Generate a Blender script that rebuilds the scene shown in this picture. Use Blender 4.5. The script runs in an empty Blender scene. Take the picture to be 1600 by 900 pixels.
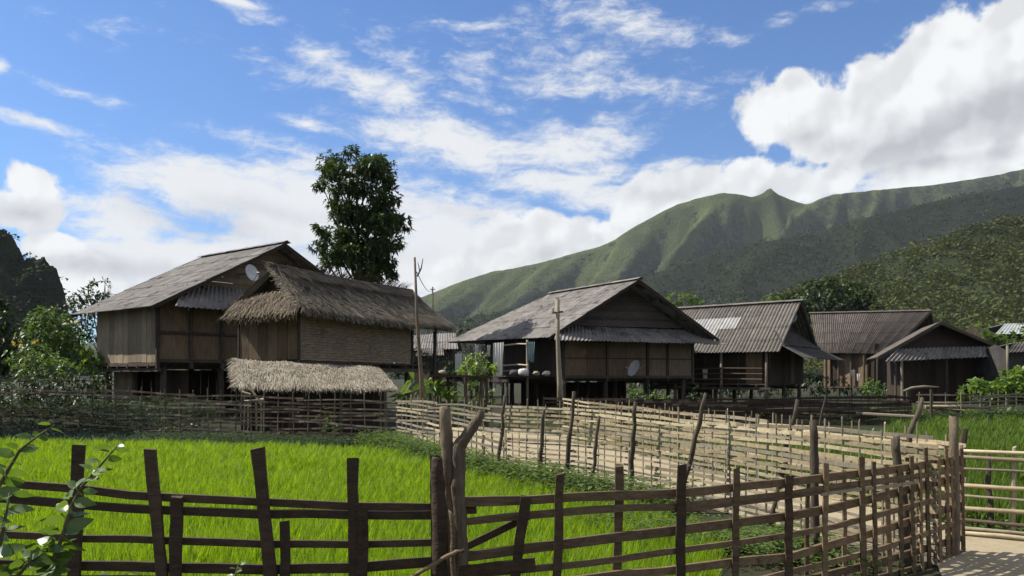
import bpy, math, random
import numpy as np
from mathutils import Vector, Matrix, noise as mnoise

S = bpy.context.scene
COL = S.collection
F = 1244.0            # focal length in photo pixels (1600 wide)
CAMH = 1.6
HORIZON = 590.0

# ------------------------------------------------------------------ camera
cd = bpy.data.cameras.new('camera')
cam = bpy.data.objects.new('camera', cd)
COL.objects.link(cam)
cam.location = (0, 0, CAMH)
cam.rotation_euler = (math.radians(90), 0, 0)
cd.sensor_width = 36.0
cd.lens = 36.0 * F / 1600.0
cd.shift_y = (HORIZON - 450.0) / 1600.0
cd.clip_start = 0.05
cd.clip_end = 20000
S.camera = cam
S.view_settings.view_transform = 'Standard'
S.view_settings.look = 'None'
S.view_settings.exposure = 0.8
S.view_settings.gamma = 1.0
S.cycles.max_bounces = 6
S.cycles.diffuse_bounces = 3
S.cycles.glossy_bounces = 2
S.cycles.transmission_bounces = 4
S.cycles.transparent_max_bounces = 8

def at(px, py, Y):
    return Vector(((px - 800.0) / F * Y, Y, CAMH - (py - HORIZON) / F * Y))

def gp(px, py, z=0.0):
    Y = (CAMH - z) * F / (py - HORIZON)
    return Vector(((px - 800.0) / F * Y, Y, z))

# ------------------------------------------------------------------ sun
SUN_AZ = math.atan2(-0.97, 0.22)      # from +Y towards +X
SUN_EL = math.radians(48)
sd = Vector((math.sin(SUN_AZ) * math.cos(SUN_EL), math.cos(SUN_AZ) * math.cos(SUN_EL), math.sin(SUN_EL)))
sl = bpy.data.lights.new('sun', 'SUN')
sl.energy = 4.8
sl.angle = math.radians(0.5)
sl.color = (1.0, 0.94, 0.84)
so = bpy.data.objects.new('sun', sl)
COL.objects.link(so)
so.location = (-60, 40, 80)
so.rotation_euler = (-sd).to_track_quat('-Z', 'Y').to_euler()

# ------------------------------------------------------------------ world: Nishita sky with cloud banks by direction
W = bpy.data.worlds.new('World')
S.world = W
W.use_nodes = True
wt = W.node_tree
wt.nodes.clear()

class NB:
    """small node-expression builder"""
    def __init__(s, t): s.t = t
    def n(s, typ, **k):
        nd = s.t.nodes.new(typ)
        for a, v in k.items(): setattr(nd, a, v)
        return nd
    def link(s, a, sock):
        if isinstance(a, (int, float)): sock.default_value = a
        elif isinstance(a, tuple): sock.default_value = a
        else: s.t.links.new(a, sock)
    def m(s, op, a, b=None, c=None, clamp=False):
        nd = s.n('ShaderNodeMath', operation=op, use_clamp=clamp)
        s.link(a, nd.inputs[0])
        if b is not None: s.link(b, nd.inputs[1])
        if c is not None: s.link(c, nd.inputs[2])
        return nd.outputs[0]
    def vm(s, op, a, b=None, out=0):
        nd = s.n('ShaderNodeVectorMath', operation=op)
        s.link(a, nd.inputs[0])
        if b is not None:
            if op == 'SCALE': s.link(b, nd.inputs['Scale'])
            else: s.link(b, nd.inputs[1])
        return nd.outputs[out]
    def mapping(s, v, loc=(0, 0, 0), rot=(0, 0, 0), sc=(1, 1, 1), typ='POINT'):
        nd = s.n('ShaderNodeMapping', vector_type=typ)
        s.link(v, nd.inputs[0])
        nd.inputs[1].default_value = loc; nd.inputs[2].default_value = rot; nd.inputs[3].default_value = sc
        return nd.outputs[0]
    dim = '3D'
    def noise(s, v, scale, detail=5, rough=0.55, dist=0.0, out=0):
        nd = s.n('ShaderNodeTexNoise', noise_dimensions=s.dim)
        s.link(v, nd.inputs['Vector'])
        nd.inputs['Scale'].default_value = scale; nd.inputs['Detail'].default_value = detail
        nd.inputs['Roughness'].default_value = rough; nd.inputs['Distortion'].default_value = dist
        return nd.outputs[out]
    def voro(s, v, scale, detail=2, rough=0.5, feature='F1'):
        nd = s.n('ShaderNodeTexVoronoi', feature=feature, voronoi_dimensions=s.dim)
        s.link(v, nd.inputs['Vector'])
        nd.inputs['Scale'].default_value = scale
        nd.inputs['Detail'].default_value = detail
        nd.inputs['Roughness'].default_value = rough
        nd.normalize = True
        return nd.outputs['Distance']
    def ss(s, v, lo, hi):
        nd = s.n('ShaderNodeMapRange', interpolation_type='SMOOTHSTEP')
        s.link(v, nd.inputs[0]); nd.inputs[1].default_value = lo; nd.inputs[2].default_value = hi
        return nd.outputs[0]
    def mix(s, f, a, b, blend='MIX'):
        nd = s.n('ShaderNodeMix', data_type='RGBA', blend_type=blend)
        s.link(f, nd.inputs[0]); s.link(a, nd.inputs[6]); s.link(b, nd.inputs[7])
        return nd.outputs[2]
    def ramp(s, v, stops):
        nd = s.n('ShaderNodeValToRGB')
        s.link(v, nd.inputs[0])
        el = nd.color_ramp.elements
        while len(el) < len(stops): el.new(0.5)
        for e, (p, c) in zip(el, stops):
            e.position = p; e.color = (*c, 1)
        return nd.outputs[0]

b = NB(wt)
b.dim = '2D'
geo = b.n('ShaderNodeTexCoord').outputs['Generated']
sx = b.n('ShaderNodeSeparateXYZ'); b.link(geo, sx.inputs[0])
az = b.m('ARCTAN2', sx.outputs[0], sx.outputs[1])
el = b.m('ARCSINE', sx.outputs[2])
cx = b.n('ShaderNodeCombineXYZ'); b.link(az, cx.inputs[0]); b.link(el, cx.inputs[1])
P = cx.outputs[0]

def ae(px, py):
    a = math.atan((px - 800) / F)
    return a, math.atan((HORIZON - py) / F * math.cos(a))

def ell_field(coord, items):
    """max over ellipses of w*(1-d); items: px, py, rx, ry, tilt(deg, + = down to the right), w"""
    acc = None
    for (px, py, rx, ry, tilt, w) in items:
        a, e = ae(px, py)
        k = math.cos(a) / F
        # chaining through acc keeps the shader's working memory small
        src = coord if acc is None else b.vm('ADD', coord, b.vm('SCALE', (1e-7, 0, 0), acc))
        v = b.mapping(src, (a, e, 0), (0, 0, -math.radians(tilt)), (rx * k, ry * k, 1), 'TEXTURE')
        d = b.vm('LENGTH', v, out=1)
        val = b.m('MULTIPLY_ADD', d, -w, w)
        if acc is None: acc = val
        else: acc = b.m('SMOOTH_MAX', acc, val, 0.12)
    return acc

# domain-warped coordinate
wn = b.noise(P, 9, 3, 0.5, out=1)
Pw = b.vm('ADD', P, b.vm('SCALE', b.vm('SUBTRACT', wn, (0.5, 0.5, 0.5)), 0.022))
# --- high thin cloud: streaked and rippled
st = b.noise(b.mapping(Pw, rot=(0, 0, math.radians(14)), sc=(4.5, 24, 1)), 1.0, 8, 0.66, 0.15)
rip = b.noise(b.mapping(Pw, rot=(0, 0, math.radians(22)), sc=(24, 52, 1)), 1.0, 6, 0.7, 0.2)
hi_items = [
    (370, 5, 95, 22, 12, .8), (60, 6, 60, 12, 4, .45), (150, 42, 80, 16, 2, .35), (270, 45, 70, 16, 8, .3),
    (0, 108, 26, 18, 0, 1.1), (110, 142, 170, 16, 5, .62), (70, 196, 90, 15, 5, .72), (165, 196, 20, 10, 20, .5),
    (500, 90, 80, 32, 14, .85), (420, 98, 200, 30, 13, .62), (570, 130, 150, 40, 14, .7), (640, 90, 130, 40, 14, .42),
    (750, 110, 60, 60, 10, .55), (900, 120, 260, 62, 10, .62), (1010, 145, 170, 50, 10, .55), (760, 160, 150, 22, 10, .3),
    (1000, 38, 190, 26, 9, .95), (960, 8, 90, 18, 0, .5), (1220, 32, 40, 14, -8, .5), (1290, 12, 50, 14, 0, .4),
    (480, 195, 85, 13, 14, .8), (720, 228, 230, 58, 11, 1.2), (880, 240, 170, 60, 10, 1.1), (960, 215, 100, 50, 14, .7),
    (880, 290, 240, 38, 12, 1.0), (1050, 260, 140, 26, 6, .6), (1110, 205, 50, 16, -20, .35),
    (260, 225, 70, 16, 8, .6), (370, 300, 270, 72, 8, 1.4), (520, 340, 330, 110, 10, 1.6), (720, 370, 240, 90, 8, 1.5),
    (190, 350, 160, 60, 0, 1.2), (300, 420, 330, 80, 0, 1.5), (620, 430, 420, 70, 0, 1.5), (180, 320, 90, 40, -10, .8),
    (560, 500, 600, 100, 0, 1.4), (1250, 330, 200, 40, 0, .9), (1480, 270, 220, 46, -6, 1.2), (1150, 310, 260, 40, 0, .9),
]
Fh = ell_field(Pw, hi_items)
away = b.m('MAXIMUM', b.ss(b.m('ABSOLUTE', az), 0.66, 0.95), b.ss(el, 0.50, 0.72))
gen = b.m('MULTIPLY', b.m('MULTIPLY_ADD', b.noise(P, 1.6, 4, 0.55), 3.0, -0.95), away)
Fh = b.m('MAXIMUM', Fh, b.m('MULTIPLY_ADD', away, 1.2, b.m('ADD', gen, -1.2)))
tex = b.m('ADD', b.m('MULTIPLY_ADD', st, 2.6, -1.3), b.m('MULTIPLY_ADD', rip, 2.1, -1.05))
dh = b.m('MULTIPLY_ADD', tex, 0.62, Fh)
dens_hi = b.m('MULTIPLY', b.m('POWER', b.ss(dh, 0.02, 0.95), 1.15), 0.97)
# --- cumulus
bil = b.voro(Pw, 15, 2.5, 0.5, 'SMOOTH_F1')
bil2 = b.noise(Pw, 26, 8, 0.62)
sunshift = b.vm('ADD', Pw, (-0.010, 0.014, 0))
bil_s = b.voro(sunshift, 15, 2.5, 0.5, 'SMOOTH_F1')
cu_items = [
    (1200, 180, 50, 55, 0, 1.), (1235, 140, 32, 30, 0, 1.), (1290, 190, 90, 70, 0, 1.1), (1370, 150, 95, 70, -15, 1.2),
    (1470, 120, 120, 90, -15, 1.2), (1580, 80, 110, 90, -20, 1.2), (1450, 200, 230, 58, 0, 1.2), (1600, 180, 130, 90, 0, 1.2),
    (1560, 240, 160, 40, -5, .9), (1180, 265, 70, 25, 0, .8), (1260, 285, 90, 36, 0, .9), (1150, 300, 170, 45, 0, 1.1), (1010, 330, 70, 60, -30, 1.1),
    (1080, 290, 100, 32, 0, 1.), (800, 390, 100, 55, -15, 1.2), (870, 370, 100, 42, 0, 1.1), (960, 375, 80, 40, 0, 1.), (840, 345, 40, 22, 0, .9), (720, 425, 70, 40, -20, 1.),
    (1450, 300, 200, 30, -5, .9),
    (45, 290, 48, 34, 0, 1.), (30, 320, 60, 45, 0, 1.1), (85, 385, 52, 24, 0, 1.), (130, 420, 70, 30, 0, 1.), (110, 450, 120, 40, 0, 1.),
    (1800, 150, 190, 130, 0, 1.2), (2050, 240, 200, 100, 0, 1.2), (-260, 330, 150, 60, 0, 1.1),
]
Fc = ell_field(Pw, cu_items)
gc = b.m('MULTIPLY', b.m('MULTIPLY_ADD', b.noise(P, 2.7, 5, 0.5), 4.0, -2.35), b.ss(b.m('ABSOLUTE', az), 0.75, 1.0))
Fc = b.m('MAXIMUM', Fc, b.m('SUBTRACT', gc, b.m('MULTIPLY_ADD', b.ss(b.m('ABSOLUTE', az), 0.75, 1.0), -1.0, 1.0)))
dc = b.m('ADD', b.m('MULTIPLY_ADD', bil, -0.85, Fc), b.m('MULTIPLY_ADD', bil2, 0.95, -0.28))
dens_cu = b.ss(dc, -0.02, 0.26)
# --- cloud self-shading: thick undersides are grey, sunward billows bright
gr_items = [
    (1430, 215, 180, 42, -4, 1.), (1560, 175, 130, 55, -12, 1.), (1330, 225, 90, 26, 0, .8), (1260, 215, 50, 16, 0, .5), (1480, 250, 180, 22, 0, .6),
    (840, 400, 90, 24, -10, .55), (1120, 300, 120, 18, 0, .4), (940, 390, 60, 18, 0, .4),
    (300, 345, 170, 30, 6, .5), (420, 330, 130, 22, 4, .45), (180, 415, 130, 22, 2, .8), (560, 400, 160, 22, 0, .35), (700, 330, 110, 16, 8, .3), (30, 330, 40, 18, 0, .5), (110, 400, 50, 12, 0, .5),
]
Fg = ell_field(Pw, gr_items)
shn = b.m('MULTIPLY_ADD', b.noise(Pw, 14, 5, 0.6), 0.9, -0.45)
shade = b.m('MULTIPLY', b.ss(b.m('ADD', Fg, shn), -0.15, 0.8), 0.30)
relief = b.m('MULTIPLY', b.m('MULTIPLY', b.m('SUBTRACT', bil, bil_s), 1.5), dens_cu)
lum = b.m('ADD', b.m('SUBTRACT', 1.03, shade), b.m('MINIMUM', b.m('MAXIMUM', relief, -0.12), 0.10))
lumc = b.n('ShaderNodeCombineColor')
CLOUD = 8.9
b.link(b.m('MULTIPLY', lum, CLOUD * 0.985), lumc.inputs[0])
b.link(b.m('MULTIPLY', lum, CLOUD), lumc.inputs[1])
b.link(b.m('MULTIPLY', b.m('MULTIPLY_ADD', lum, 0.94, 0.075), CLOUD), lumc.inputs[2])
sky = b.n('ShaderNodeTexSky', sky_type='NISHITA', sun_disc=False)
sky.sun_elevation = SUN_EL
sky.sun_rotation = SUN_AZ % (2 * math.pi)
sky.air_density = 1.0; sky.dust_density = 0.6; sky.ozone_density = 2.0
skyc = b.mix(1.0, sky.outputs[0], (0.70, 1.08, 1.54, 1), 'MULTIPLY')
dens = b.m('SUBTRACT', 1.0, b.m('MULTIPLY', b.m('SUBTRACT', 1.0, dens_hi), b.m('SUBTRACT', 1.0, dens_cu)))
up = b.ss(sx.outputs[2], -0.02, 0.02)
final = b.mix(b.m('MULTIPLY', dens, up), skyc, lumc.outputs[0])
bg = b.n('ShaderNodeBackground'); bg.inputs[1].default_value = 0.055
b.link(final, bg.inputs[0])
wo = b.n('ShaderNodeOutputWorld')
b.link(bg.outputs[0], wo.inputs[0])
W.cycles.sampling_method = 'MANUAL'
W.cycles.sample_map_resolution = 1024

# ------------------------------------------------------------------ materials
def newmat(name):
    m = bpy.data.materials.new(name); m.use_nodes = True
    t = m.node_tree; t.nodes.clear()
    nb = NB(t)
    out = nb.n('ShaderNodeOutputMaterial')
    return m, nb, out

def wood(name, c1, c2, rough=0.8, scale=(18, 18, 3), var=0.35, bump=0.25, patch=None, island=False, spec=0.3):
    m, nb, out = newmat(name)
    tc = nb.n('ShaderNodeTexCoord').outputs['Object']
    v = nb.mapping(tc, sc=scale)
    n1 = nb.noise(v, 1.0, 6, 0.65, 0.3)
    n2 = nb.noise(tc, 1.3, 4, 0.6)
    f = nb.m('ADD', nb.m('MULTIPLY', n1, 0.65), nb.m('MULTIPLY', n2, 0.35))
    col = nb.ramp(f, [(0.32, c1), (0.68, c2)])
    if patch:
        pf = nb.ss(nb.noise(tc, patch[1], 5, 0.7, 0.5), patch[2], patch[2] + 0.14)
        col = nb.mix(pf, col, (*patch[0], 1))
    rnd = nb.n('ShaderNodeNewGeometry').outputs['Random Per Island'] if island else nb.n('ShaderNodeObjectInfo').outputs['Random']
    hs = nb.n('ShaderNodeHueSaturation')
    nb.link(col, hs.inputs['Color'])
    nb.link(nb.m('MULTIPLY_ADD', rnd, 2 * var, 1 - var), hs.inputs['Value'])
    p = nb.n('ShaderNodeBsdfPrincipled')
    nb.link(hs.outputs[0], p.inputs['Base Color'])
    p.inputs['Roughness'].default_value = rough
    p.inputs['Specular IOR Level'].default_value = spec
    if bump:
        bp = nb.n('ShaderNodeBump'); bp.inputs['Strength'].default_value = bump; bp.inputs['Distance'].default_value = 0.02
        nb.link(n1, bp.inputs['Height']); nb.link(bp.outputs[0], p.inputs['Normal'])
    nb.link(p.outputs[0], out.inputs[0])
    return m

def leafmat(name, c1, c2, trans=0.4, rough=0.5, tcol=None, spec=0.4, nscale=0.6, rw=0.5):
    m, nb, out = newmat(name)
    rnd = nb.n('ShaderNodeNewGeometry').outputs['Random Per Island']
    oi = nb.n('ShaderNodeObjectInfo').outputs['Random']
    pos = nb.n('ShaderNodeNewGeometry').outputs['Position']
    big = nb.noise(pos, nscale, 3, 0.6)
    f = nb.m('ADD', nb.m('MULTIPLY_ADD', rnd, rw, 0.25 - rw / 2), nb.m('ADD', nb.m('MULTIPLY', big, 0.55), nb.m('MULTIPLY_ADD', oi, 0.2, -0.1)))
    col = nb.ramp(f, [(0.25, c1), (0.85, c2)])
    p = nb.n('ShaderNodeBsdfPrincipled')
    nb.link(col, p.inputs['Base Color']); p.inputs['Roughness'].default_value = rough
    p.inputs['Specular IOR Level'].default_value = spec
    t = nb.n('ShaderNodeBsdfTranslucent')
    tc = nb.mix(1.0, col, (*(tcol or (1.5, 1.5, 0.6)), 1), 'MULTIPLY')
    nb.link(tc, t.inputs[0])
    mx = nb.n('ShaderNodeMixShader'); mx.inputs[0].default_value = trans
    nb.link(p.outputs[0], mx.inputs[1]); nb.link(t.outputs[0], mx.inputs[2])
    nb.link(mx.outputs[0], out.inputs[0])
    return m

M = {}
M['fence_dark'] = wood('fence_dark', (0.026, 0.016, 0.009), (0.076, 0.050, 0.029), 0.85, (9, 22, 22), 0.35, 0.8)
M['fence_brown'] = wood('fence_brown', (0.066, 0.043, 0.023), (0.20, 0.140, 0.080), 0.85, (5, 30, 30), 0.4, 0.8, ((0.035, 0.024, 0.015), 2.2, 0.60))
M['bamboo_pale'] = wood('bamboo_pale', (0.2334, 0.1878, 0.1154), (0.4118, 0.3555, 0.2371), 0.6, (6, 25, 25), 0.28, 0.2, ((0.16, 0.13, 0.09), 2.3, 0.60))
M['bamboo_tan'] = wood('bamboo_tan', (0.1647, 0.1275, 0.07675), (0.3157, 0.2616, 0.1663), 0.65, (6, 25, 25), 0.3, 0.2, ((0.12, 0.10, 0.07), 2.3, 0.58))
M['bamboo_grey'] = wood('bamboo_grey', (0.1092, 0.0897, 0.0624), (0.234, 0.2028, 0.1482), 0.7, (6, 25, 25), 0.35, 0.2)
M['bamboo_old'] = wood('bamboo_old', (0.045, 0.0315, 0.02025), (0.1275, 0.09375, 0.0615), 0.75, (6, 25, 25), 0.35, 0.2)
M['bark'] = wood('bark', (0.0375, 0.0285, 0.02025), (0.1125, 0.09, 0.06375), 0.9, (30, 30, 8), 0.3, 0.7)
M['bark_pale'] = wood('bark_pale', (0.16, 0.136, 0.104), (0.368, 0.328, 0.264), 0.85, (26, 26, 6), 0.15, 0.6, ((0.09, 0.07, 0.05), 3.5, 0.55))
M['bark_grey'] = wood('bark_grey', (0.0624, 0.04608, 0.03062), (0.1872, 0.144, 0.09768), 0.9, (30, 30, 8), 0.2, 0.9, ((0.06, 0.045, 0.032), 4.0, 0.56))
M['trunk'] = wood('trunk', (0.032, 0.0256, 0.0192), (0.088, 0.072, 0.056), 0.9, (8, 8, 3), 0.2, 0.7)
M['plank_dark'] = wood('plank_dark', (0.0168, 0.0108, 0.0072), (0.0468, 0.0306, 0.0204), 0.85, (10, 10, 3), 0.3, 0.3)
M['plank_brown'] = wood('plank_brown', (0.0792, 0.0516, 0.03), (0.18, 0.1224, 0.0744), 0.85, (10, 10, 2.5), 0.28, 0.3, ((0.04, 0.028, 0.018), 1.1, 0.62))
M['plank_pale'] = wood('plank_pale', (0.1615, 0.1232, 0.0833), (0.306, 0.2465, 0.17), 0.85, (12, 12, 2), 0.25, 0.3, ((0.08, 0.06, 0.04), 1.2, 0.62))
M['weatherboard'] = wood('weatherboard', (0.045, 0.03375, 0.027), (0.105, 0.0825, 0.0675), 0.9, (3, 3, 18), 0.3, 0.3)
M['gable_pale'] = wood('gable_pale', (0.1008, 0.07056, 0.0448), (0.2072, 0.1512, 0.09856), 0.9, (10, 10, 2.5), 0.3, 0.3)
M['beam'] = wood('beam', (0.02925, 0.0221, 0.01625), (0.078, 0.06175, 0.0455), 0.85, (12, 12, 4), 0.3, 0.3)
M['roof_grey'] = wood('roof_grey', (0.0935, 0.085, 0.0782), (0.2295, 0.2125, 0.1972), 0.85, (2.2, 2.2, 2.2), 0.16, 0.15, ((0.045, 0.040, 0.035), 1.5, 0.52))
M['roof_brown'] = wood('roof_brown', (0.08, 0.0704, 0.06), (0.168, 0.152, 0.132), 0.85, (2.5, 2.5, 2.5), 0.14, 0.15, ((0.06, 0.05, 0.042), 1.2, 0.6))
M['roof_dark_shade'] = wood('roof_dark_shade', (0.030, 0.027, 0.025), (0.065, 0.06, 0.055), 0.85, (2.5, 2.5, 2.5), 0.14, 0.15)  # darker roof copy: gable roof's shade put into the skirt sheets' colour
M['roof_red'] = wood('roof_red', (0.058, 0.048, 0.041), (0.125, 0.106, 0.092), 0.85, (2.5, 2.5, 2.5), 0.16, 0.15, ((0.04, 0.033, 0.028), 1.2, 0.6))
M['roof_pale'] = wood('roof_pale', (0.255, 0.2465, 0.238), (0.3825, 0.374, 0.357), 0.7, (2.5, 2.5, 2.5), 0.08, 0.1)
M['roof_green'] = wood('roof_green', (0.22, 0.24, 0.23), (0.32, 0.34, 0.33), 0.6, (2.5, 2.5, 2.5), 0.08, 0.1)
M['thatch'] = wood('thatch', (0.0868, 0.0682, 0.0465), (0.2604, 0.2232, 0.1674), 0.9, (3, 3, 3), 0.6, 0.0, ((0.07, 0.055, 0.04), 0.9, 0.55), island=True)
M['thatch_brown_shade'] = wood('thatch_brown_shade', (0.045, 0.032, 0.020), (0.15, 0.115, 0.075), 0.9, (3, 3, 3), 0.45, 0.0, island=True)  # browner, darker thatch for the hut's left skirt, with shade in its colour
M['thatch_old'] = wood('thatch_old', (0.04, 0.032, 0.024), (0.11, 0.09, 0.068), 0.9, (3, 3, 3), 0.4, 0.0, island=True)
M['thatch_pale'] = wood('thatch_pale', (0.12, 0.10, 0.073), (0.32, 0.285, 0.22), 0.9, (3, 3, 3), 0.45, 0.0, ((0.09, 0.075, 0.055), 1.6, 0.60), island=True)
M['thatch_core'] = wood('thatch_core', (0.042, 0.033, 0.0228), (0.09, 0.072, 0.051), 0.95, (4, 4, 4), 0.1, 0.4)
M['mat_wall'] = wood('mat_wall', (0.15, 0.106, 0.066), (0.31, 0.235, 0.16), 0.8, (4, 4, 10), 0.10, 0.2, ((0.10, 0.07, 0.045), 1.0, 0.58), island=True)
M['dish'] = wood('dish', (0.336, 0.336, 0.336), (0.48, 0.48, 0.48), 0.5, (5, 5, 5), 0.05, 0.05, ((0.30, 0.26, 0.22), 2.0, 0.62))
M['metal'] = wood('metal', (0.15, 0.15, 0.15), (0.25, 0.25, 0.25), 0.5, (5, 5, 5), 0.1, 0.1)
M['cloth_white'] = wood('cloth_white', (0.44, 0.424, 0.4), (0.592, 0.584, 0.56), 0.9, (6, 6, 6), 0.08, 0.2)
M['cloth_teal'] = wood('cloth_teal', (0.09, 0.1425, 0.1425), (0.18, 0.24, 0.2325), 0.9, (6, 6, 6), 0.1, 0.2)
M['cloth_dark'] = wood('cloth_dark', (0.05, 0.05, 0.07), (0.13, 0.09, 0.08), 0.9, (6, 6, 6), 0.4, 0.2)
M['wire'] = wood('wire', (0.03, 0.03, 0.03), (0.05, 0.05, 0.05), 0.6, (5, 5, 5), 0.1, 0)
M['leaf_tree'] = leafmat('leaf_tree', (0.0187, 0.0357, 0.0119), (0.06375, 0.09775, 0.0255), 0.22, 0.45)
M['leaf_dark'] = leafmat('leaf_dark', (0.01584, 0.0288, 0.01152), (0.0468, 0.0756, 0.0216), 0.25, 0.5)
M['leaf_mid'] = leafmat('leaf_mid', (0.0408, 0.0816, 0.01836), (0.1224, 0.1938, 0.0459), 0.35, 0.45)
M['leaf_bright'] = leafmat('leaf_bright', (0.06375, 0.119, 0.0187), (0.17, 0.2465, 0.04675), 0.4, 0.45)
M['leaf_yellow'] = leafmat('leaf_yellow', (0.35, 0.27, 0.05), (0.55, 0.45, 0.12), 0.35, 0.5)
M['weed'] = leafmat('weed', (0.036, 0.068, 0.0144), (0.128, 0.184, 0.044), 0.35, 0.45, nscale=1.4)
M['rice'] = leafmat('rice', (0.125, 0.215, 0.015), (0.235, 0.335, 0.026), 0.5, 0.55, (1.35, 1.35, 0.35), 0.25, 1.1)
M['grass'] = leafmat('grass', (0.056, 0.1, 0.0144), (0.128, 0.192, 0.028), 0.45, 0.55, (1.35, 1.35, 0.45), 0.25, 0.5)
M['forest'] = leafmat('forest', (0.01782, 0.0285, 0.00924), (0.0891, 0.1013, 0.02772), 0.15, 0.7, spec=0.1, nscale=0.02, rw=0.18)
M['forest_far'] = leafmat('forest_far', (0.01755, 0.02925, 0.01268), (0.04388, 0.0585, 0.02197), 0.08, 0.8, spec=0.1, nscale=0.008, rw=0.2)
M['plant_leaf'] = leafmat('plant_leaf', (0.045, 0.085, 0.018), (0.12, 0.19, 0.045), 0.4, 0.38, spec=0.5, nscale=6)
M['plant_stem'] = wood('plant_stem', (0.06, 0.06, 0.03), (0.14, 0.12, 0.06), 0.7, (20, 20, 5), 0.2, 0.2)

def soil(name, c1, c2, c3, scale, thr, bump=0.4):
    m, nb, out = newmat(name)
    pos = nb.n('ShaderNodeNewGeometry').outputs['Position']
    n1 = nb.noise(pos, scale, 8, 0.65, 0.2)
    n2 = nb.noise(pos, scale * 9, 5, 0.7)
    n3 = nb.noise(pos, scale * 0.22, 4, 0.6, 0.4)
    f = nb.m('ADD', nb.m('MULTIPLY', n1, 0.6), nb.m('MULTIPLY', n2, 0.4))
    col = nb.ramp(f, [(0.33, c1), (0.66, c2)])
    col = nb.mix(nb.ss(nb.m('ADD', n3, nb.m('MULTIPLY_ADD', n1, 0.3, -0.15)), thr, thr + 0.12), col, (*c3, 1))
    p = nb.n('ShaderNodeBsdfPrincipled'); p.inputs['Roughness'].default_value = 0.95; p.inputs['Specular IOR Level'].default_value = 0.15
    nb.link(col, p.inputs['Base Color'])
    bp = nb.n('ShaderNodeBump'); bp.inputs['Strength'].default_value = bump; bp.inputs['Distance'].default_value = 0.05
    nb.link(f, bp.inputs['Height']); nb.link(bp.outputs[0], p.inputs['Normal'])
    nb.link(p.outputs[0], out.inputs[0])
    return m
M['ground'] = soil('ground', (0.018, 0.015, 0.010), (0.048, 0.040, 0.026), (0.018, 0.028, 0.009), 0.5, 0.46)
M['sand'] = soil('sand', (0.2106, 0.1732, 0.1131), (0.3354, 0.2847, 0.195), (0.1833, 0.156, 0.1014), 1.1, 0.58, 0.5)
M['mud'] = soil('mud', (0.05, 0.085, 0.012), (0.08, 0.13, 0.018), (0.06, 0.075, 0.02), 1.5, 0.62, 0.3)

def hillmat(name, grass1, grass2, forest, earth, s, thr, attr=True):
    m, nb, out = newmat(name)
    pos = nb.n('ShaderNodeNewGeometry').outputs['Position']
    n1 = nb.noise(pos, s, 8, 0.65, 0.3)
    n2 = nb.noise(pos, s * 7, 6, 0.7)
    n2c = nb.ss(n2, 0.34, 0.66); n3 = nb.ss(nb.noise(pos, s * 22, 5, 0.7), 0.32, 0.68)
    col = nb.ramp(n1, [(0.35, grass1), (0.65, grass2)])
    col = nb.mix(nb.m('MULTIPLY', n3, 0.45), col, (*[c * 0.45 for c in grass1], 1))
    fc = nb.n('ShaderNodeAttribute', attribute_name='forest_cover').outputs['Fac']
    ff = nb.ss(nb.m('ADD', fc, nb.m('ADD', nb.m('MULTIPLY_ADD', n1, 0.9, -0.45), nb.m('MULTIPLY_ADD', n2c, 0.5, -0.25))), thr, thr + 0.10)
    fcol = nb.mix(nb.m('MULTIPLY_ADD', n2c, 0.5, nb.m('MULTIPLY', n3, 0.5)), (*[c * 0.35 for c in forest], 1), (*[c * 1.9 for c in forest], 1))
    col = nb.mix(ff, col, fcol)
    ef = nb.ss(nb.noise(pos, s * 2.3, 4, 0.6, 0.6), 0.70, 0.76)
    col = nb.mix(nb.m('MULTIPLY', ef, 0.7), col, (*earth, 1))
    p = nb.n('ShaderNodeBsdfPrincipled'); p.inputs['Roughness'].default_value = 0.95; p.inputs['Specular IOR Level'].default_value = 0.1
    nb.link(col, p.inputs['Base Color'])
    bp = nb.n('ShaderNodeBump'); bp.inputs['Strength'].default_value = 0.9; bp.inputs['Distance'].default_value = 0.06 / s
    nb.link(nb.m('MULTIPLY_ADD', n3, 0.35, n2), bp.inputs['Height']); nb.link(bp.outputs[0], p.inputs['Normal'])
    nb.link(p.outputs[0], out.inputs[0])
    return m
M['mountain'] = hillmat('mountain', (0.047, 0.064, 0.025), (0.100, 0.122, 0.045), (0.01872, 0.02448, 0.0144), (0.13, 0.10, 0.06), 0.006, 0.46)
M['foothill'] = hillmat('foothill', (0.018, 0.0252, 0.012), (0.03, 0.036, 0.0156), (0.0108, 0.0156, 0.0084), (0.10, 0.07, 0.048), 0.009, 0.2)
M['nearhill'] = hillmat('nearhill', (0.026, 0.037, 0.014), (0.05, 0.06, 0.022), (0.018, 0.026, 0.011), (0.13, 0.08, 0.05), 0.02, 0.62)
M['karst'] = hillmat('karst', (0.021, 0.0266, 0.0154), (0.0455, 0.0525, 0.028), (0.014, 0.0196, 0.0112), (0.13, 0.125, 0.115), 0.03, 0.5)

# ------------------------------------------------------------------ object helpers
RND = random.Random(7)
def origin(o):
    v = Vector((0, 0, 0))
    while o is not None:
        v += o.location; o = o.parent
    return v

def link(name, me, mat=None, parent=None, loc=None, rot=None, scale=None):
    o = bpy.data.objects.new(name, me)
    COL.objects.link(o)
    if mat is not None and me is not None and not me.materials: me.materials.append(mat)
    if parent is not None: o.parent = parent
    if loc is not None: o.location = loc
    if rot is not None:
        o.rotation_euler = rot
    if scale is not None: o.scale = scale
    return o

def tag(o, label=None, cat=None, group=None, kind=None):
    if label: o['label'] = label
    if cat: o['category'] = cat
    if group: o['group'] = group
    if kind: o['kind'] = kind
    return o

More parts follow.
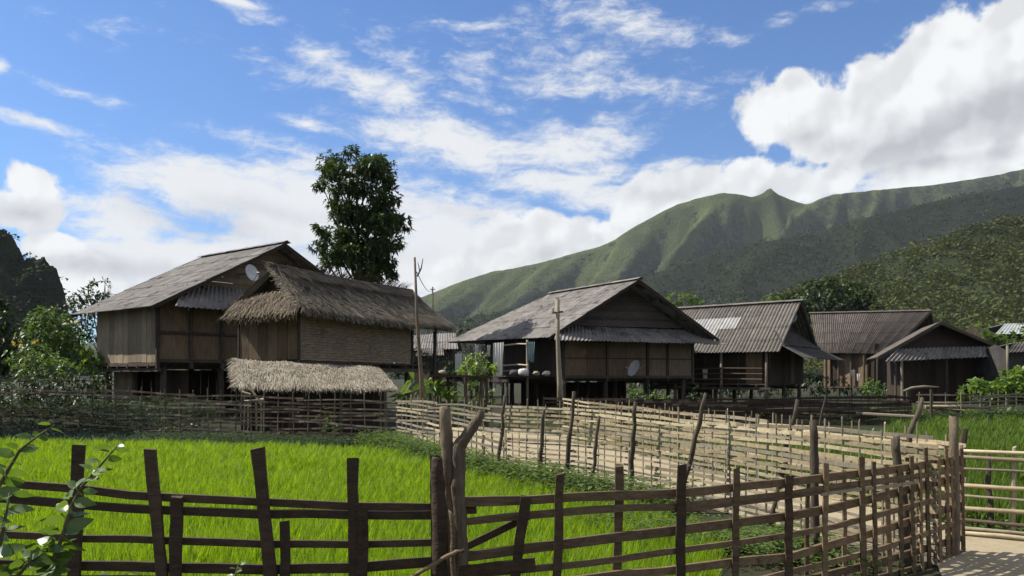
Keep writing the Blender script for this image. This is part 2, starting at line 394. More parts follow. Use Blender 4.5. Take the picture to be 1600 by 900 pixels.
def thing(name, label, cat, loc, group=None):
    o = bpy.data.objects.new(name, None); COL.objects.link(o)
    o.location = loc; o.empty_display_size = 0.3
    return tag(o, label, cat, group)

class MB:
    def __init__(s): s.v = []; s.f = []
    def add(s, vs, fs):
        k = len(s.v); s.v += [tuple(v) for v in vs]; s.f += [tuple(i + k for i in f) for f in fs]
        return s
    def tube(s, pts, radii, n=6, cap=True):
        pts = [Vector(p) for p in pts]
        if not isinstance(radii, (list, tuple)): radii = [radii] * len(pts)
        k = len(s.v); ref = None
        for i, p in enumerate(pts):
            d = (pts[min(i + 1, len(pts) - 1)] - pts[max(i - 1, 0)]).normalized()
            if ref is None: ref = d.orthogonal().normalized()
            u = (ref - d * ref.dot(d)).normalized(); ref = u
            w = d.cross(u)
            for j in range(n):
                a = 2 * math.pi * j / n
                s.v.append(tuple(p + (u * math.cos(a) + w * math.sin(a)) * radii[i]))
        for i in range(len(pts) - 1):
            for j in range(n):
                j2 = (j + 1) % n
                s.f.append((k + i * n + j, k + i * n + j2, k + (i + 1) * n + j2, k + (i + 1) * n + j))
        if cap:
            s.f.append(tuple(k + j for j in reversed(range(n))))
            s.f.append(tuple(k + (len(pts) - 1) * n + j for j in range(n)))
        return s
    def ribbon(s, pts, w, t, wdir=(0, 0, 1), jit=0.0, rnd=None):
        """solid strip along pts: width w along wdir, thickness t across"""
        pts = [Vector(p) for p in pts]; wd0 = Vector(wdir); k = len(s.v)
        rnd = rnd or RND
        for i, p in enumerate(pts):
            d = (pts[min(i + 1, len(pts) - 1)] - pts[max(i - 1, 0)]).normalized()
            wd = (wd0 - d * wd0.dot(d)).normalized(); nd = d.cross(wd)
            ww = (w[i] if isinstance(w, (list, tuple)) else w) * (1 + rnd.uniform(-jit, jit)) / 2
            wl = ww * (1 + rnd.uniform(-jit, jit))
            for (a, c) in ((-ww, -t / 2), (wl, -t / 2), (wl, t / 2), (-ww, t / 2)):
                s.v.append(tuple(p + wd * a + nd * c))
        n = len(pts)
        for i in range(n - 1):
            for j in range(4):
                j2 = (j + 1) % 4
                s.f.append((k + i * 4 + j, k + i * 4 + j2, k + i * 4 + 4 + j2, k + i * 4 + 4 + j))
        s.f.append((k + 3, k + 2, k + 1, k)); e = k + (n - 1) * 4
        s.f.append((e, e + 1, e + 2, e + 3))
        return s
    def beam(s, p0, p1, w, t, wdir=(0, 0, 1), jit=0.05, seg=2, bow=0.0, rnd=None):
        rnd = rnd or RND
        p0 = Vector(p0); p1 = Vector(p1); L = (p1 - p0).length
        pts = []
        for i in range(seg + 1):
            q = p0.lerp(p1, i / seg)
            if 0 < i < seg and bow: q = q + Vector((rnd.uniform(-1, 1), rnd.uniform(-1, 1), rnd.uniform(-1, 1))) * bow * L
            pts.append(q)
        return s.ribbon(pts, w, t, wdir, jit, rnd)
    def box(s, c, sx, sy, sz, ax=(1, 0, 0), ay=(0, 1, 0)):
        c = Vector(c); ax = Vector(ax).normalized(); ay = Vector(ay).normalized(); az_ = ax.cross(ay)
        vs = [c + ax * sx / 2 * i + ay * sy / 2 * j + az_ * sz / 2 * k for i in (-1, 1) for j in (-1, 1) for k in (-1, 1)]
        return s.add(vs, [(0, 1, 3, 2), (4, 6, 7, 5), (0, 4, 5, 1), (2, 3, 7, 6), (0, 2, 6, 4), (1, 5, 7, 3)])
    def prism(s, poly, z0, z1):
        n = len(poly); vs = [(p[0], p[1], z0) for p in poly] + [(p[0], p[1], z1) for p in poly]
        return s.add(vs, [tuple(reversed(range(n))), tuple(range(n, 2 * n))] + [(i, (i + 1) % n, n + (i + 1) % n, n + i) for i in range(n)])
    def build(s, name, mat, parent=None, smooth=False, kind=None):
        og = origin(parent)
        me = bpy.data.meshes.new(name)
        me.from_pydata([(v[0] - og.x, v[1] - og.y, v[2] - og.z) for v in s.v], [], s.f)
        if smooth: me.polygons.foreach_set('use_smooth', [True] * len(me.polygons))
        o = link(name, me, mat, parent)
        if kind: o['kind'] = kind
        return o

def fastmesh(name, V, Fc, mat, parent=None, smooth=False, attr=None):
    """V (n,3), Fc (m,k) numpy"""
    V = np.asarray(V, dtype=np.float32)
    og = origin(parent)
    V = V - np.array((og.x, og.y, og.z), dtype=np.float32)
    me = bpy.data.meshes.new(name)
    m, k = Fc.shape
    me.vertices.add(len(V)); me.vertices.foreach_set('co', V.ravel())
    me.loops.add(m * k); me.loops.foreach_set('vertex_index', Fc.astype(np.int32).ravel())
    me.polygons.add(m)
    me.polygons.foreach_set('loop_start', np.arange(0, m * k, k, dtype=np.int32))
    me.polygons.foreach_set('loop_total', np.full(m, k, dtype=np.int32))
    me.update(calc_edges=True)
    if smooth: me.polygons.foreach_set('use_smooth', np.ones(m, dtype=bool))
    if attr is not None:
        a = me.attributes.new(attr[0], 'FLOAT', 'POINT'); a.data.foreach_set('value', np.asarray(attr[1], dtype=np.float32))
    return link(name, me, mat, parent)

def scatter(PV, PF, pos, yaw, sc, tilt=None, tdir=None):
    """replicate proto (PV, PF) at pos with yaw, scale; optional lean"""
    n = len(pos); k = len(PV)
    c, s_ = np.cos(yaw)[:, None], np.sin(yaw)[:, None]
    x = PV[None, :, 0] * c - PV[None, :, 1] * s_
    y = PV[None, :, 0] * s_ + PV[None, :, 1] * c
    z = np.repeat(PV[None, :, 2], n, 0)
    if tilt is not None:
        x = x + z * (np.cos(tdir) * tilt)[:, None]; y = y + z * (np.sin(tdir) * tilt)[:, None]
    if sc.ndim == 1: sc = np.stack([sc, sc, sc], 1)
    V = np.stack([x * sc[:, 0:1], y * sc[:, 1:2], z * sc[:, 2:3]], 2) + pos[:, None, :]
    Fc = PF[None] + (np.arange(n) * k)[:, None, None]
    return V.reshape(-1, 3), Fc.reshape(-1, PF.shape[1])

def in_poly(x, y, poly):
    r = np.zeros(len(x), bool); n = len(poly); j = n - 1
    for i in range(n):
        xi, yi = poly[i][:2]; xj, yj = poly[j][:2]
        c = ((yi > y) != (yj > y)) & (x < (xj - xi) * (y - yi) / (yj - yi + 1e-12) + xi)
        r ^= c; j = i
    return r

def unit2(x, y):
    l = math.hypot(x, y); return Vector((x / l, y / l, 0))

# ------------------------------------------------------------------ terrain
def sheet(name, poly, z, mat):
    me = bpy.data.meshes.new(name)
    me.from_pydata([(p[0], p[1], z) for p in poly], [], [tuple(range(len(poly)))])
    return tag(link(name, me, mat), kind='structure')

sheet('ground', [(-4600, -300), (5200, -300), (5200, 4200), (-4600, 4200)], 0.0, M['ground'])

F1 = [gp(620, 690), gp(700, 712), gp(790, 741), gp(893, 754), gp(1000, 773), gp(1100, 794), gp(1210, 822), gp(1350, 862), gp(1465, 886)]
F2 = [gp(880, 684), gp(1000, 708), gp(1100, 736), gp(1250, 772), gp(1400, 806), gp(1508, 836)]
F4 = [Vector((-23, 26.2, 0)), gp(0, 672), gp(200, 678), gp(400, 683), gp(520, 687), gp(620, 690)]
path_poly = [(p.x, p.y) for p in F1] + [(3.3, 6.05), (2.75, 5.55), (1.9, 4.6), (1.0, 1.0), (12, 1.0), (12, 3.4)] + [(p.x, p.y) for p in reversed(F2)] + [(1.0, 22.5), (-0.6, 25.5), (-3.6, 25.0), (-3.2, 21.0)]
sheet('path', path_poly, 0.012, M['sand'])
rice_poly = [(-21, 5.2), (-2.5, 5.3), (0.6, 5.35), (1.55, 6.0), (2.0, 7.6), (1.15, 9.7), (-0.1, 11.6), (-0.95, 13.2), (-1.9, 15.2), (-2.9, 16.8), (-5.0, 17.5), (-7.5, 18.0), (-11.0, 18.7), (-16, 19.3), (-22, 20.5)]
sheet('rice_field', rice_poly, 0.008, M['mud'])
field2_poly = [(4.75, 8.3), (13, 3.6), (30, 10), (26, 27), (15.5, 26.6), (12.5, 26.0), (10.2, 22), (7.0, 18.6), (2.9, 18.2), (2.9, 17), (3.5, 13.8), (4.2, 11)]
sheet('second_field', field2_poly, 0.008, M['mud'])

def hill(name, sil, D, L, back, ncol, nrow, mat, spur=0.3, freq=0.004, skew=0.4, prof=1.25, seed=0, rough=0.02, foot=0.0, period=0, fuzz=0.6):
    px0, px1 = sil[0][0], sil[-1][0]
    pxs = np.linspace(px0, px1, ncol)
    py = np.interp(pxs, [p[0] for p in sil], [p[1] for p in sil])
    py = py + np.array([fuzz * (mnoise.noise(Vector((p * .11, seed, 1))) + .7 * mnoise.noise(Vector((p * .31, seed, 5)))) for p in pxs])
    H = (HORIZON - py) / F * D + CAMH
    X = (pxs - 800) / F * D
    ts = np.concatenate([np.linspace(-back / L, 0, max(4, nrow // 6))[:-1], np.linspace(0, 1, nrow)])
    V = np.zeros((len(ts), ncol, 3)); C = np.zeros((len(ts), ncol))
    def hf(x, h, t):
        xs = x + skew * t * L
        wx = xs + 120 * mnoise.noise(Vector((xs * freq * 0.6, t * 1.1, seed)))
        n = 0.0; amp = 1.0; tot = 0.0; f = freq
        for o in range(5):
            r = 1 - abs(mnoise.noise(Vector((wx * f, t * (1.1 + o * 1.3), seed + o * 7.3)))) * 2
            n += r * amp; tot += amp; amp *= 0.5; f *= 2.1
        n = n / tot
        env = min(1.0, t * 7) * min(1.0, (1 - t) * 2.5) if t > 0 else 0
        z = h * ((1 - max(t, 0)) ** prof if t >= 0 else (1 + t * 0.9))
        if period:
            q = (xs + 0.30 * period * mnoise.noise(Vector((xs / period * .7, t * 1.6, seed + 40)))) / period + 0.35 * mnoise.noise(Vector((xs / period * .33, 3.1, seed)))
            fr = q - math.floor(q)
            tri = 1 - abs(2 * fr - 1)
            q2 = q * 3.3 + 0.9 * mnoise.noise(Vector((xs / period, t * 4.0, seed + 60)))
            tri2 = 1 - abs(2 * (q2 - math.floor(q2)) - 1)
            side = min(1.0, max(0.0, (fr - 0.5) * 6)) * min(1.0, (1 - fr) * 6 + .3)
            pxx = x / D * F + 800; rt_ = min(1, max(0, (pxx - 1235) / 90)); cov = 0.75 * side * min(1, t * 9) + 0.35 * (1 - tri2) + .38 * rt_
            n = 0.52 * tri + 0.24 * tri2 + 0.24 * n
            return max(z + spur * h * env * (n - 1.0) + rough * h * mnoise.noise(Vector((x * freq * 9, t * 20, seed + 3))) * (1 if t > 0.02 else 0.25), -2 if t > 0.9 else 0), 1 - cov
        z2 = z + spur * h * env * (n - 1.0) + rough * h * mnoise.noise(Vector((x * freq * 9, t * 20, seed + 3))) * (1 if t > 0.02 else 0.25)
        return max(z2, -2 if t > 0.9 else 0), n
    for i, t in enumerate(ts):
        for j in range(ncol):
            Yv = D - t * L
            z, n = hf(X[j], H[j], t)
            V[i, j] = (X[j] * (Yv / D if t < 0 else 1.0), Yv, z - foot)
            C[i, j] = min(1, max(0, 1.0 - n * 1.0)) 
    R = len(ts)
    idx = np.arange(R * ncol).reshape(R, ncol)
    Fc = np.stack([idx[:-1, :-1], idx[:-1, 1:], idx[1:, 1:], idx[1:, :-1]], 2).reshape(-1, 4)[:, ::-1]
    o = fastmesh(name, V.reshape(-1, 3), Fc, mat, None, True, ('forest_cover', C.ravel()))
    tag(o, kind='structure')
    return V, C

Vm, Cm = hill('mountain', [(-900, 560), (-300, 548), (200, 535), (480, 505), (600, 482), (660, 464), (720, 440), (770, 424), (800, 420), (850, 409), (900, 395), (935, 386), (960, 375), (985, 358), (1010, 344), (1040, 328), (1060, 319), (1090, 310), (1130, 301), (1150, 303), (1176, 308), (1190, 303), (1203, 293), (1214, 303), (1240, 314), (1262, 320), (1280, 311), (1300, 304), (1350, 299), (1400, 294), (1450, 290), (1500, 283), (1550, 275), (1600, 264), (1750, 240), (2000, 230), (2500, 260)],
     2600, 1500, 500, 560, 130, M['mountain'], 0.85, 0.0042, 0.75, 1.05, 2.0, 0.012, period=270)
Vf, Cf = hill('foothill', [(560, 545), (640, 520), (700, 500), (760, 492), (860, 480), (940, 458), (1020, 428), (1100, 400), (1180, 379), (1230, 372), (1290, 360), (1340, 343), (1420, 324), (1500, 306), (1600, 290), (1800, 268), (2100, 270), (2600, 300)],
     1500, 800, 300, 260, 60, M['foothill'], 0.16, 0.006, 0.4, 1.1, 11.0, 0.02)
Vn, Cn = hill('wooded_hill', [(1060, 560), (1120, 522), (1160, 498), (1200, 472), (1260, 448), (1330, 426), (1400, 402), (1460, 379), (1520, 359), (1600, 341), (1750, 318), (2000, 310), (2400, 330)],
     620, 380, 150, 200, 60, M['nearhill'], 0.12, 0.012, 0.3, 1.1, 21.0, 0.02)
Vk, Ck = hill('karst_hill', [(-420, 380), (-260, 310), (-140, 325), (-60, 348), (-10, 356), (8, 360), (20, 371), (30, 388), (39, 407), (46, 404), (54, 403), (70, 405), (80, 412), (88, 424), (98, 446), (104, 470), (112, 510), (135, 555), (170, 585)],
     380, 110, 90, 300, 60, M['karst'], 0.30, 0.03, 0.1, 0.75, 31.0, 0.12, fuzz=5.0)

# ------------------------------------------------------------------ leaf / foliage prototypes
def leaf_quad(p, d, up, L, w, droop=0.15):
    """one folded leaf: base p, direction d; returns 4 verts (two triangles)"""
    side = d.cross(up)
    if side.length < 1e-4: side = d.orthogonal()
    side.normalize()
    tip = p + d * L - Vector((0, 0, droop * L))
    mid = p + d * L * 0.45
    return [p, mid + side * w / 2, tip, mid - side * w / 2]

def crown_arrays(clumps, per, leaf, seed, sprig=6, droop=0.25, wr=0.4, shell=0.55):
    """clumps: (center Vector, radius or (rx,ry,rz)); sprigs of leaflets through each clump's volume"""
    r = random.Random(seed); V = []; 
    for c, rad in clumps:
        rr = rad if isinstance(rad, tuple) else (rad, rad, rad)
        vol = (rr[0] * rr[1] * rr[2]) ** (2 / 3)
        for _ in range(max(3, int(per * vol))):
            d = Vector((r.gauss(0, 1), r.gauss(0, 1), r.gauss(0, 1))).normalized()
            q = shell + (1 - shell) * r.random() if r.random() < 0.8 else r.random()
            p = c + Vector((d.x * rr[0], d.y * rr[1], d.z * rr[2])) * q
            axis = (d + Vector((r.uniform(-.7, .7), r.uniform(-.7, .7), r.uniform(-.5, .6)))).normalized()
            s1 = axis.orthogonal().normalized(); s2 = axis.cross(s1)
            k = r.uniform(0.7, 1.3)
            for i in range(sprig):
                a = 2 * math.pi * i / sprig + r.uniform(-.4, .4)
                ld = (axis * r.uniform(0.2, 0.9) + s1 * math.cos(a) + s2 * math.sin(a)).normalized()
                up = Vector((r.uniform(-.4, .4), r.uniform(-.4, .4), 1))
                V += leaf_quad(p, ld, up, leaf * k * r.uniform(.75, 1.2), leaf * wr * k, droop)
    V = np.array([tuple(v) for v in V], dtype=np.float32)
    Fc = np.arange(len(V)).reshape(-1, 4)
    T = np.concatenate([Fc[:, [0, 1, 2]], Fc[:, [0, 2, 3]]])
    return V, T

def foliage(name, parent, clumps, per, leaf, seed, mat, **k):
    V, T = crown_arrays(clumps, per, leaf, seed, **k)
    return fastmesh(name, V, T, mat, parent)

def tree(name, label, cat, base, clumps, mat, per, leaf, seed, trunk_r=0.2, trunk_top=None, group=None, **k):
    base = Vector(base)
    t = thing(name, label, cat, base, group)
    r = random.Random(seed + 99)
    cs = [c for c, _ in clumps]
    top = trunk_top or max(cs, key=lambda c: c.z)
    mb = MB()
    n = 7
    pts = [base.lerp(top, i / (n - 1)) + Vector((r.uniform(-1, 1), r.uniform(-1, 1), 0)) * trunk_r * (0.8 if 0 < i < n - 1 else 0) for i in range(n)]
    mb.tube(pts, [trunk_r * (1.25 if i == 0 else 1 - 0.8 * i / (n - 1)) for i in range(n)], 8)
    for c, rad in clumps:
        zz = base.z + (c.z - base.z) * r.uniform(0.5, 0.8)
        f = min(0.97, (zz - base.z) / max(0.01, top.z - base.z))
        p0 = pts[int(f * (n - 1))].lerp(pts[min(n - 1, int(f * (n - 1)) + 1)], f * (n - 1) % 1)
        m_ = p0.lerp(c, 0.5) + Vector((r.uniform(-1, 1), r.uniform(-1, 1), r.uniform(-1, .2))) * 0.08 * (c - p0).length
        r0 = trunk_r * 0.38 * (1 - 0.5 * f)
        mb.tube([p0, m_, c], [r0, r0 * .7, r0 * .3], 5)
    mb.build('trunk', M['trunk'], t, True)
    foliage('crown', t, clumps, per, leaf, seed, mat, **k)
    return t

def bush(name, label, cat, base, clumps, mat, per, leaf, seed, group=None, **k):
    base = Vector(base)
    t = thing(name, label, cat, base, group)
    r = random.Random(seed + 5)
    mb = MB()
    for c, rad in clumps:
        p0 = base + Vector((r.uniform(-.15, .15), r.uniform(-.15, .15), 0)) + (Vector((c.x, c.y, base.z)) - base) * 0.5
        mb.tube([p0, p0.lerp(c, .5) + Vector((r.uniform(-.1, .1), r.uniform(-.1, .1), 0)), c], [0.025, 0.018, 0.008], 5)
    mb.build('stem', M['plant_stem'], t)
    foliage('foliage', t, clumps, per, leaf, seed, mat, **k)
    return t

def pxc(px, py, rpx, Y, dy=0.0, ry=None):
    """clump whose outline is centred on a pixel at distance Y"""
    return (at(px, py, Y + dy), rpx / F * (Y + dy))

# ------------------------------------------------------------------ fences
class Path:
    def __init__(s, pts):
        s.p = [Vector((p[0], p[1], 0)) for p in pts]
        s.c = [0.0]
        for i in range(1, len(s.p)): s.c.append(s.c[-1] + (s.p[i] - s.p[i - 1]).length)
        s.L = s.c[-1]
    def at(s, d):
        d2 = min(max(d, 0), s.L)
        i = 0
        while i < len(s.c) - 2 and s.c[i + 1] < d2: i += 1
        f = (d2 - s.c[i]) / max(1e-6, s.c[i + 1] - s.c[i])
        return s.p[i].lerp(s.p[i + 1], f)
    def tan(s, d):
        return (s.at(d + 0.5) - s.at(d - 0.5)).normalized()
    def nor(s, d):
        t = s.tan(d); return Vector((t.y, -t.x, 0))

def smooth_path(pts, n=4):
    """Catmull-Rom through ground points"""
    P_ = [Vector((p[0], p[1], 0)) for p in pts]; out = []
    for i in range(len(P_) - 1):
        p0 = P_[max(0, i - 1)]; p1 = P_[i]; p2 = P_[i + 1]; p3 = P_[min(len(P_) - 1, i + 2)]
        for k in range(n):
            t = k / n
            out.append(0.5 * ((2 * p1) + (p2 - p0) * t + (2 * p0 - 5 * p1 + 4 * p2 - p3) * t * t + (3 * p1 - p0 - 3 * p2 + p3) * t ** 3))
    out.append(P_[-1]); return out

def stick_mesh(name, seed, n=5, seg=5, knob=0.0, wob=0.25):
    """unit-height crooked stick of unit radius-ish (scaled per use): x,y in radii"""
    r = random.Random(seed); mb = MB()
    pts = []; rad = []
    for i in range(seg + 1):
        pts.append(Vector((r.uniform(-wob, wob), r.uniform(-wob, wob), i / seg))); rad.append(1.0 - 0.25 * i / seg + r.uniform(-knob, knob))
    # frame fixed vertical: build rings by hand so that non-uniform scale stays round
    for i, (p, ra) in enumerate(zip(pts, rad)):
        for j in range(n):
            a = 2 * math.pi * j / n
            mb.v.append((p.x + ra * math.cos(a), p.y + ra * math.sin(a), p.z + (0.012 * math.cos(a) if i == seg else 0)))
    for i in range(seg):
        for j in range(n):
            j2 = (j + 1) % n
            mb.f.append((i * n + j, i * n + j2, (i + 1) * n + j2, (i + 1) * n + j))
    mb.f.append(tuple(seg * n + j for j in range(n)))
    me = bpy.data.meshes.new(name); me.from_pydata(mb.v, [], mb.f)
    return me

STAKES = {}
def stake_set(mat, n=5, knob=0.05, wob=0.25):
    key = (mat, knob, wob)
    if key not in STAKES:
        STAKES[key] = [stick_mesh('stake', 40 + i + len(STAKES) * 10, n, 5, knob, wob) for i in range(4)]
        for me in STAKES[key]: me.materials.append(M[mat])
    return STAKES[key]

def put_stick(name, parent, base, top, r, meshes, rnd):
    base = Vector(base); top = Vector(top); d = top - base
    q = Vector((0, 0, 1)).rotation_difference(d)
    o = link(name, rnd.choice(meshes), None, parent)
    o.rotation_mode = 'QUATERNION'; o.rotation_quaternion = q @ Matrix.Rotation(rnd.uniform(0, 6.28), 3, 'Z').to_quaternion()
    o.location = base - origin(parent)
    o.scale = (r, r, d.length)
    return o

def woven_fence(name, label, pts, hfun, rowz, mats, stake_gap=0.35, stake_r=0.014, rail_w=0.035, rail_t=0.012, amp=0.016,
                piece=2.6, seed=1, group=None, stake_top=(0.02, 0.14), wobble=0.02, cat='fence', jit=0.09, rail_skip=0.0, round_rail=False, start=0.0):
    r = random.Random(seed)
    path = Path(pts)
    mid = path.at(path.L / 2)
    t = thing(name, label, cat, mid, group)
    ns = int(path.L / stake_gap) + 1
    st = stake_set(mats[1])
    for i in range(ns):
        d = i * stake_gap + r.uniform(-.06, .06)
        p = path.at(d); h = hfun(d / path.L)
        ln = r.gauss(0, 0.03)
        tp = p + path.tan(d) * ln + Vector((0, 0, h + r.uniform(*stake_top)))
        put_stick('stake', t, p, tp, stake_r * r.uniform(.8, 1.25), st, r)
    for ri, rz in enumerate(rowz):
        s = -r.uniform(0, piece * .6)
        while s < path.L - 0.2:
            e = s + piece * r.uniform(.7, 1.3)
            a, c = max(0, s - .12), min(path.L, e + .12)
            if c - a > 0.3 and r.random() > rail_skip:
                k = max(2, int(round((c - a) / (stake_gap * 0.75))))
                ph = r.uniform(0, 6.28); dz0 = r.gauss(0, wobble); dz1 = r.gauss(0, wobble); am = wobble * r.uniform(.3, 1)
                P_ = []
                for i in range(k + 1):
                    d = a + (c - a) * i / k
                    f = i / k
                    z = rz * hfun(d / path.L) + dz0 * (1 - f) + dz1 * f + am * math.sin(d * 1.7 + ph)
                    off = amp * math.cos(math.pi * (d / stake_gap + ri)) + r.uniform(-.004, .004)
                    q = path.at(d) + path.nor(d) * off; q.z = max(0.01, z)
                    P_.append(q)
                w = rail_w * r.uniform(.75, 1.25)
                mb = MB()
                if round_rail: mb.tube(P_, [w / 2 * r.uniform(.85, 1.1) for _ in P_], 6)
                else: mb.ribbon(P_, w, rail_t, (0, 0, 1), jit, r)
                mb.build('rail', M[r.choice(mats[0])], t)
            s = e
    return t

# --- pale woven fence between rice field and path (section with open rails, then the dense section)
sp = smooth_path(F1, 4)
pth = Path(sp)
cut = (Vector((F1[2].x, F1[2].y, 0)))
i_cut = min(range(len(sp)), key=lambda i: (sp[i] - cut).length)
woven_fence('woven_fence', 'pale grey woven stick fence with open horizontal rails behind the forked post', sp[:i_cut + 1], lambda f: 1.06 + 0.06 * f,
            [.10, .19, .28, .37, .46, .55, .64, .73, .82, .90, .98], (['bamboo_grey', 'bamboo_grey', 'bamboo_pale'], 'bamboo_grey'), 0.42, 0.016, 0.04, 0.016, 0.018, 3.2, 3, 'woven fences', wobble=0.022)
tF1 = woven_fence('woven_fence', 'sunlit pale bamboo fence, tightly woven, along the sandy path to the corner', sp[i_cut:], lambda f: 1.12 - 0.05 * f + 0.02 * math.sin(f * 9),
            [.04, .10, .16, .22, .29, .36, .43, .49, .55, .61, .67, .73, .785, .84, .89, .94, .985], (['bamboo_pale', 'bamboo_tan', 'bamboo_tan', 'bamboo_grey'], 'bamboo_grey'), 0.20, 0.011, 0.034, 0.011, 0.013, 2.4, 5, 'woven fences', wobble=0.010)
# tall dark crooked posts on the near side of it
r_ = random.Random(17)
dark = stake_set('bark', 7, 0.22, 0.7)
def fpost(name, label, bpx, bpy, tpx, tpy, rad, dY=0.0, mat=None, grp='dark posts along the pale fence', knob=True):
    g0 = gp(bpx, bpy); tp = at(tpx, tpy, g0.y + dY)
    t = thing(name, label, 'post', g0, grp)
    mb = MB(); n = 8; pts = []; rad_ = []
    for i in range(n + 1):
        q = g0.lerp(tp, i / n)
        if 0 < i < n: q = q + Vector((r_.uniform(-1, 1), r_.uniform(-1, 1), 0)) * rad * 0.45
        pts.append(q); rad_.append(rad * (1.1 - .4 * i / n) * r_.uniform(.85, 1.15))
    mb.tube(pts, rad_, 8)
    mb.build('pole', M[mat or 'bark'], t, True)
    if knob:
        kb = MB()
        for i in range(9):
            f = r_.uniform(.04, .62); q = g0.lerp(tp, f); a = r_.uniform(-1.2, 1.2)
            d = Vector((math.sin(a + .8), -math.cos(a + .8) * .6, r_.uniform(-.2, .4)))
            kb.tube([q, q + d * rad * 2.2], [rad * .45, rad * .25], 5)
        kb.build('binding_knot', M['bark'], t)
    return t
for i, (bx_, by_, tx_, ty_, rd, lb) in enumerate([
    (756, 728, 754, 636, .028, 'slim dark upright post, first behind the forked log'),
    (777, 741, 789, 618, .032, 'crooked dark post with a thin tip where the dense pale fence begins'),
    (842, 752, 850, 640, .036, 'short straight dark post on the pale fence, right of the crooked tip'),
    (884, 757, 897, 612, .036, 'tall dark knotted post on the pale fence in line with the utility pole'),
    (924, 766, 936, 650, .030, 'short slightly leaning dark post before the tall bent one on the pale fence'),
    (984, 776, 993, 628, .034, 'bent dark knotted post on the pale fence left of the leaning pole'),
    (1058, 800, 1103, 614, .032, 'long pole leaning to the right across the pale fence'),
    (1204, 822, 1246, 624, .032, 'forked dark pole leaning right near the fence corner'),
]):
    fpost('fence_post', lb, bx_, by_, tx_, ty_, rd, -0.12)

# --- second pale fence, far side of the path
sp2 = smooth_path(F2, 4)
woven_fence('woven_fence', 'second pale fence on the far side of the sandy path', sp2, lambda f: 0.98 - 0.04 * f,
            [.06, .18, .30, .44, .58, .72, .83, .93, .985], (['bamboo_tan', 'bamboo_pale', 'bamboo_grey'], 'bamboo_tan'), 0.33, 0.014, 0.042, 0.014, 0.016, 2.6, 8, 'woven fences', wobble=0.018)

# --- bamboo rail panel at the right edge
r_ = random.Random(23)
A0 = gp(1506, 838); B0 = Vector((8.6, 5.4, 0))
tg = thing('bamboo_rail_fence', 'bright bamboo pole fence with widely spaced rails at the right edge beside the sand', 'fence', A0)
dirg = (B0 - A0).normalized(); norg = Vector((dirg.y, -dirg.x, 0))
for (z, mt, rad) in ((0.87, 'bamboo_pale', .018), (0.81, 'bamboo_tan', .021), (0.68, 'bamboo_grey', .013), (0.53, 'bamboo_tan', .021), (0.41, 'bamboo_grey', .013), (0.29, 'bamboo_tan', .022), (0.175, 'bamboo_old', .018), (0.08, 'bamboo_grey', .018), (0.03, 'bamboo_pale', .022)):
    L = (B0 - A0).length; s = -0.12
    while s < L:
        e = min(L, s + r_.uniform(2.4, 3.4))
        pts = []
        for i in range(7):
            d = s + (e - s) * i / 6
            q = A0 + dirg * d + norg * (0.03 + r_.uniform(-.005, .005)); q.z = z + r_.uniform(-.006, .006) + (0.012 * math.sin(d * 2 + z * 20))
            pts.append(q)
        MB().tube(pts, [rad * r_.uniform(.92, 1.08) for _ in pts], 8).build('rail', M[mt], tg, True)
        s = e - 0.15 if e < L - 0.01 else L + 1
ps = stake_set('bamboo_pale', 7, 0.04, 0.15)
for i, (d, h, rad) in enumerate(((0.0, .93, .028), (0.42, .92, .026), (1.05, .95, .024), (1.7, .93, .026), (2.5, .95, .026), (3.4, .93, .026), (4.2, .95, .026))):
    b_ = A0 + dirg * d - norg * .0
    put_stick('upright', tg, b_, b_ + Vector((r_.uniform(-.06, .02), 0, h)), rad, ps, r_)
for d, h, rad, lb in ((0.12, 1.06, .032, 'dark charred post just behind the bamboo rails at the sand edge'), (0.36, .82, .026, 'shorter dark post behind the bamboo rails, second from the sand corner')):
    b_ = A0 + dirg * d + Vector((0.05, .35, 0))
    t = thing('fence_post', lb, 'post', b_, 'dark posts behind the bamboo rails')
    put_stick('pole', t, b_, b_ + Vector((0, 0, h)), rad, dark, r_)

# --- far left fence in front of the houses
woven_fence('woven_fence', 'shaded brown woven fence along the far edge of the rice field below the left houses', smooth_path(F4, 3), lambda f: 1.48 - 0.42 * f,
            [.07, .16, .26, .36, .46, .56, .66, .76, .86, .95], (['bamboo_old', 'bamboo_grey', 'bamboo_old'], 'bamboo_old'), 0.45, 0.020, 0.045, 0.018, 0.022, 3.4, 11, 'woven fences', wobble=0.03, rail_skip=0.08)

# --- back fences below the right-hand houses
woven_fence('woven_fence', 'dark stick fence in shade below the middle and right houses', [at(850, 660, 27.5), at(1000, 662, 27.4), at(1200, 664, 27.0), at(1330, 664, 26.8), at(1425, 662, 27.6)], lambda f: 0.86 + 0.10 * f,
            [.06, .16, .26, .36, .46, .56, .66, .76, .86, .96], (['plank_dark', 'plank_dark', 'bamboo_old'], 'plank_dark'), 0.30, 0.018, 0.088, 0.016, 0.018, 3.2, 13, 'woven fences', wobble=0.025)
woven_fence('woven_fence', 'weathered grey fence with a diagonal brace below the vine covered mound', [gp(1432, 656), gp(1500, 658), gp(1600, 655), gp(1700, 652)], lambda f: 1.0,
            [.10, .25, .40, .55, .70, .85, .96], (['bamboo_grey', 'bamboo_old'], 'bamboo_grey'), 0.5, 0.022, 0.05, 0.02, 0.02, 3.0, 15, 'woven fences', wobble=0.04, rail_skip=0.15)

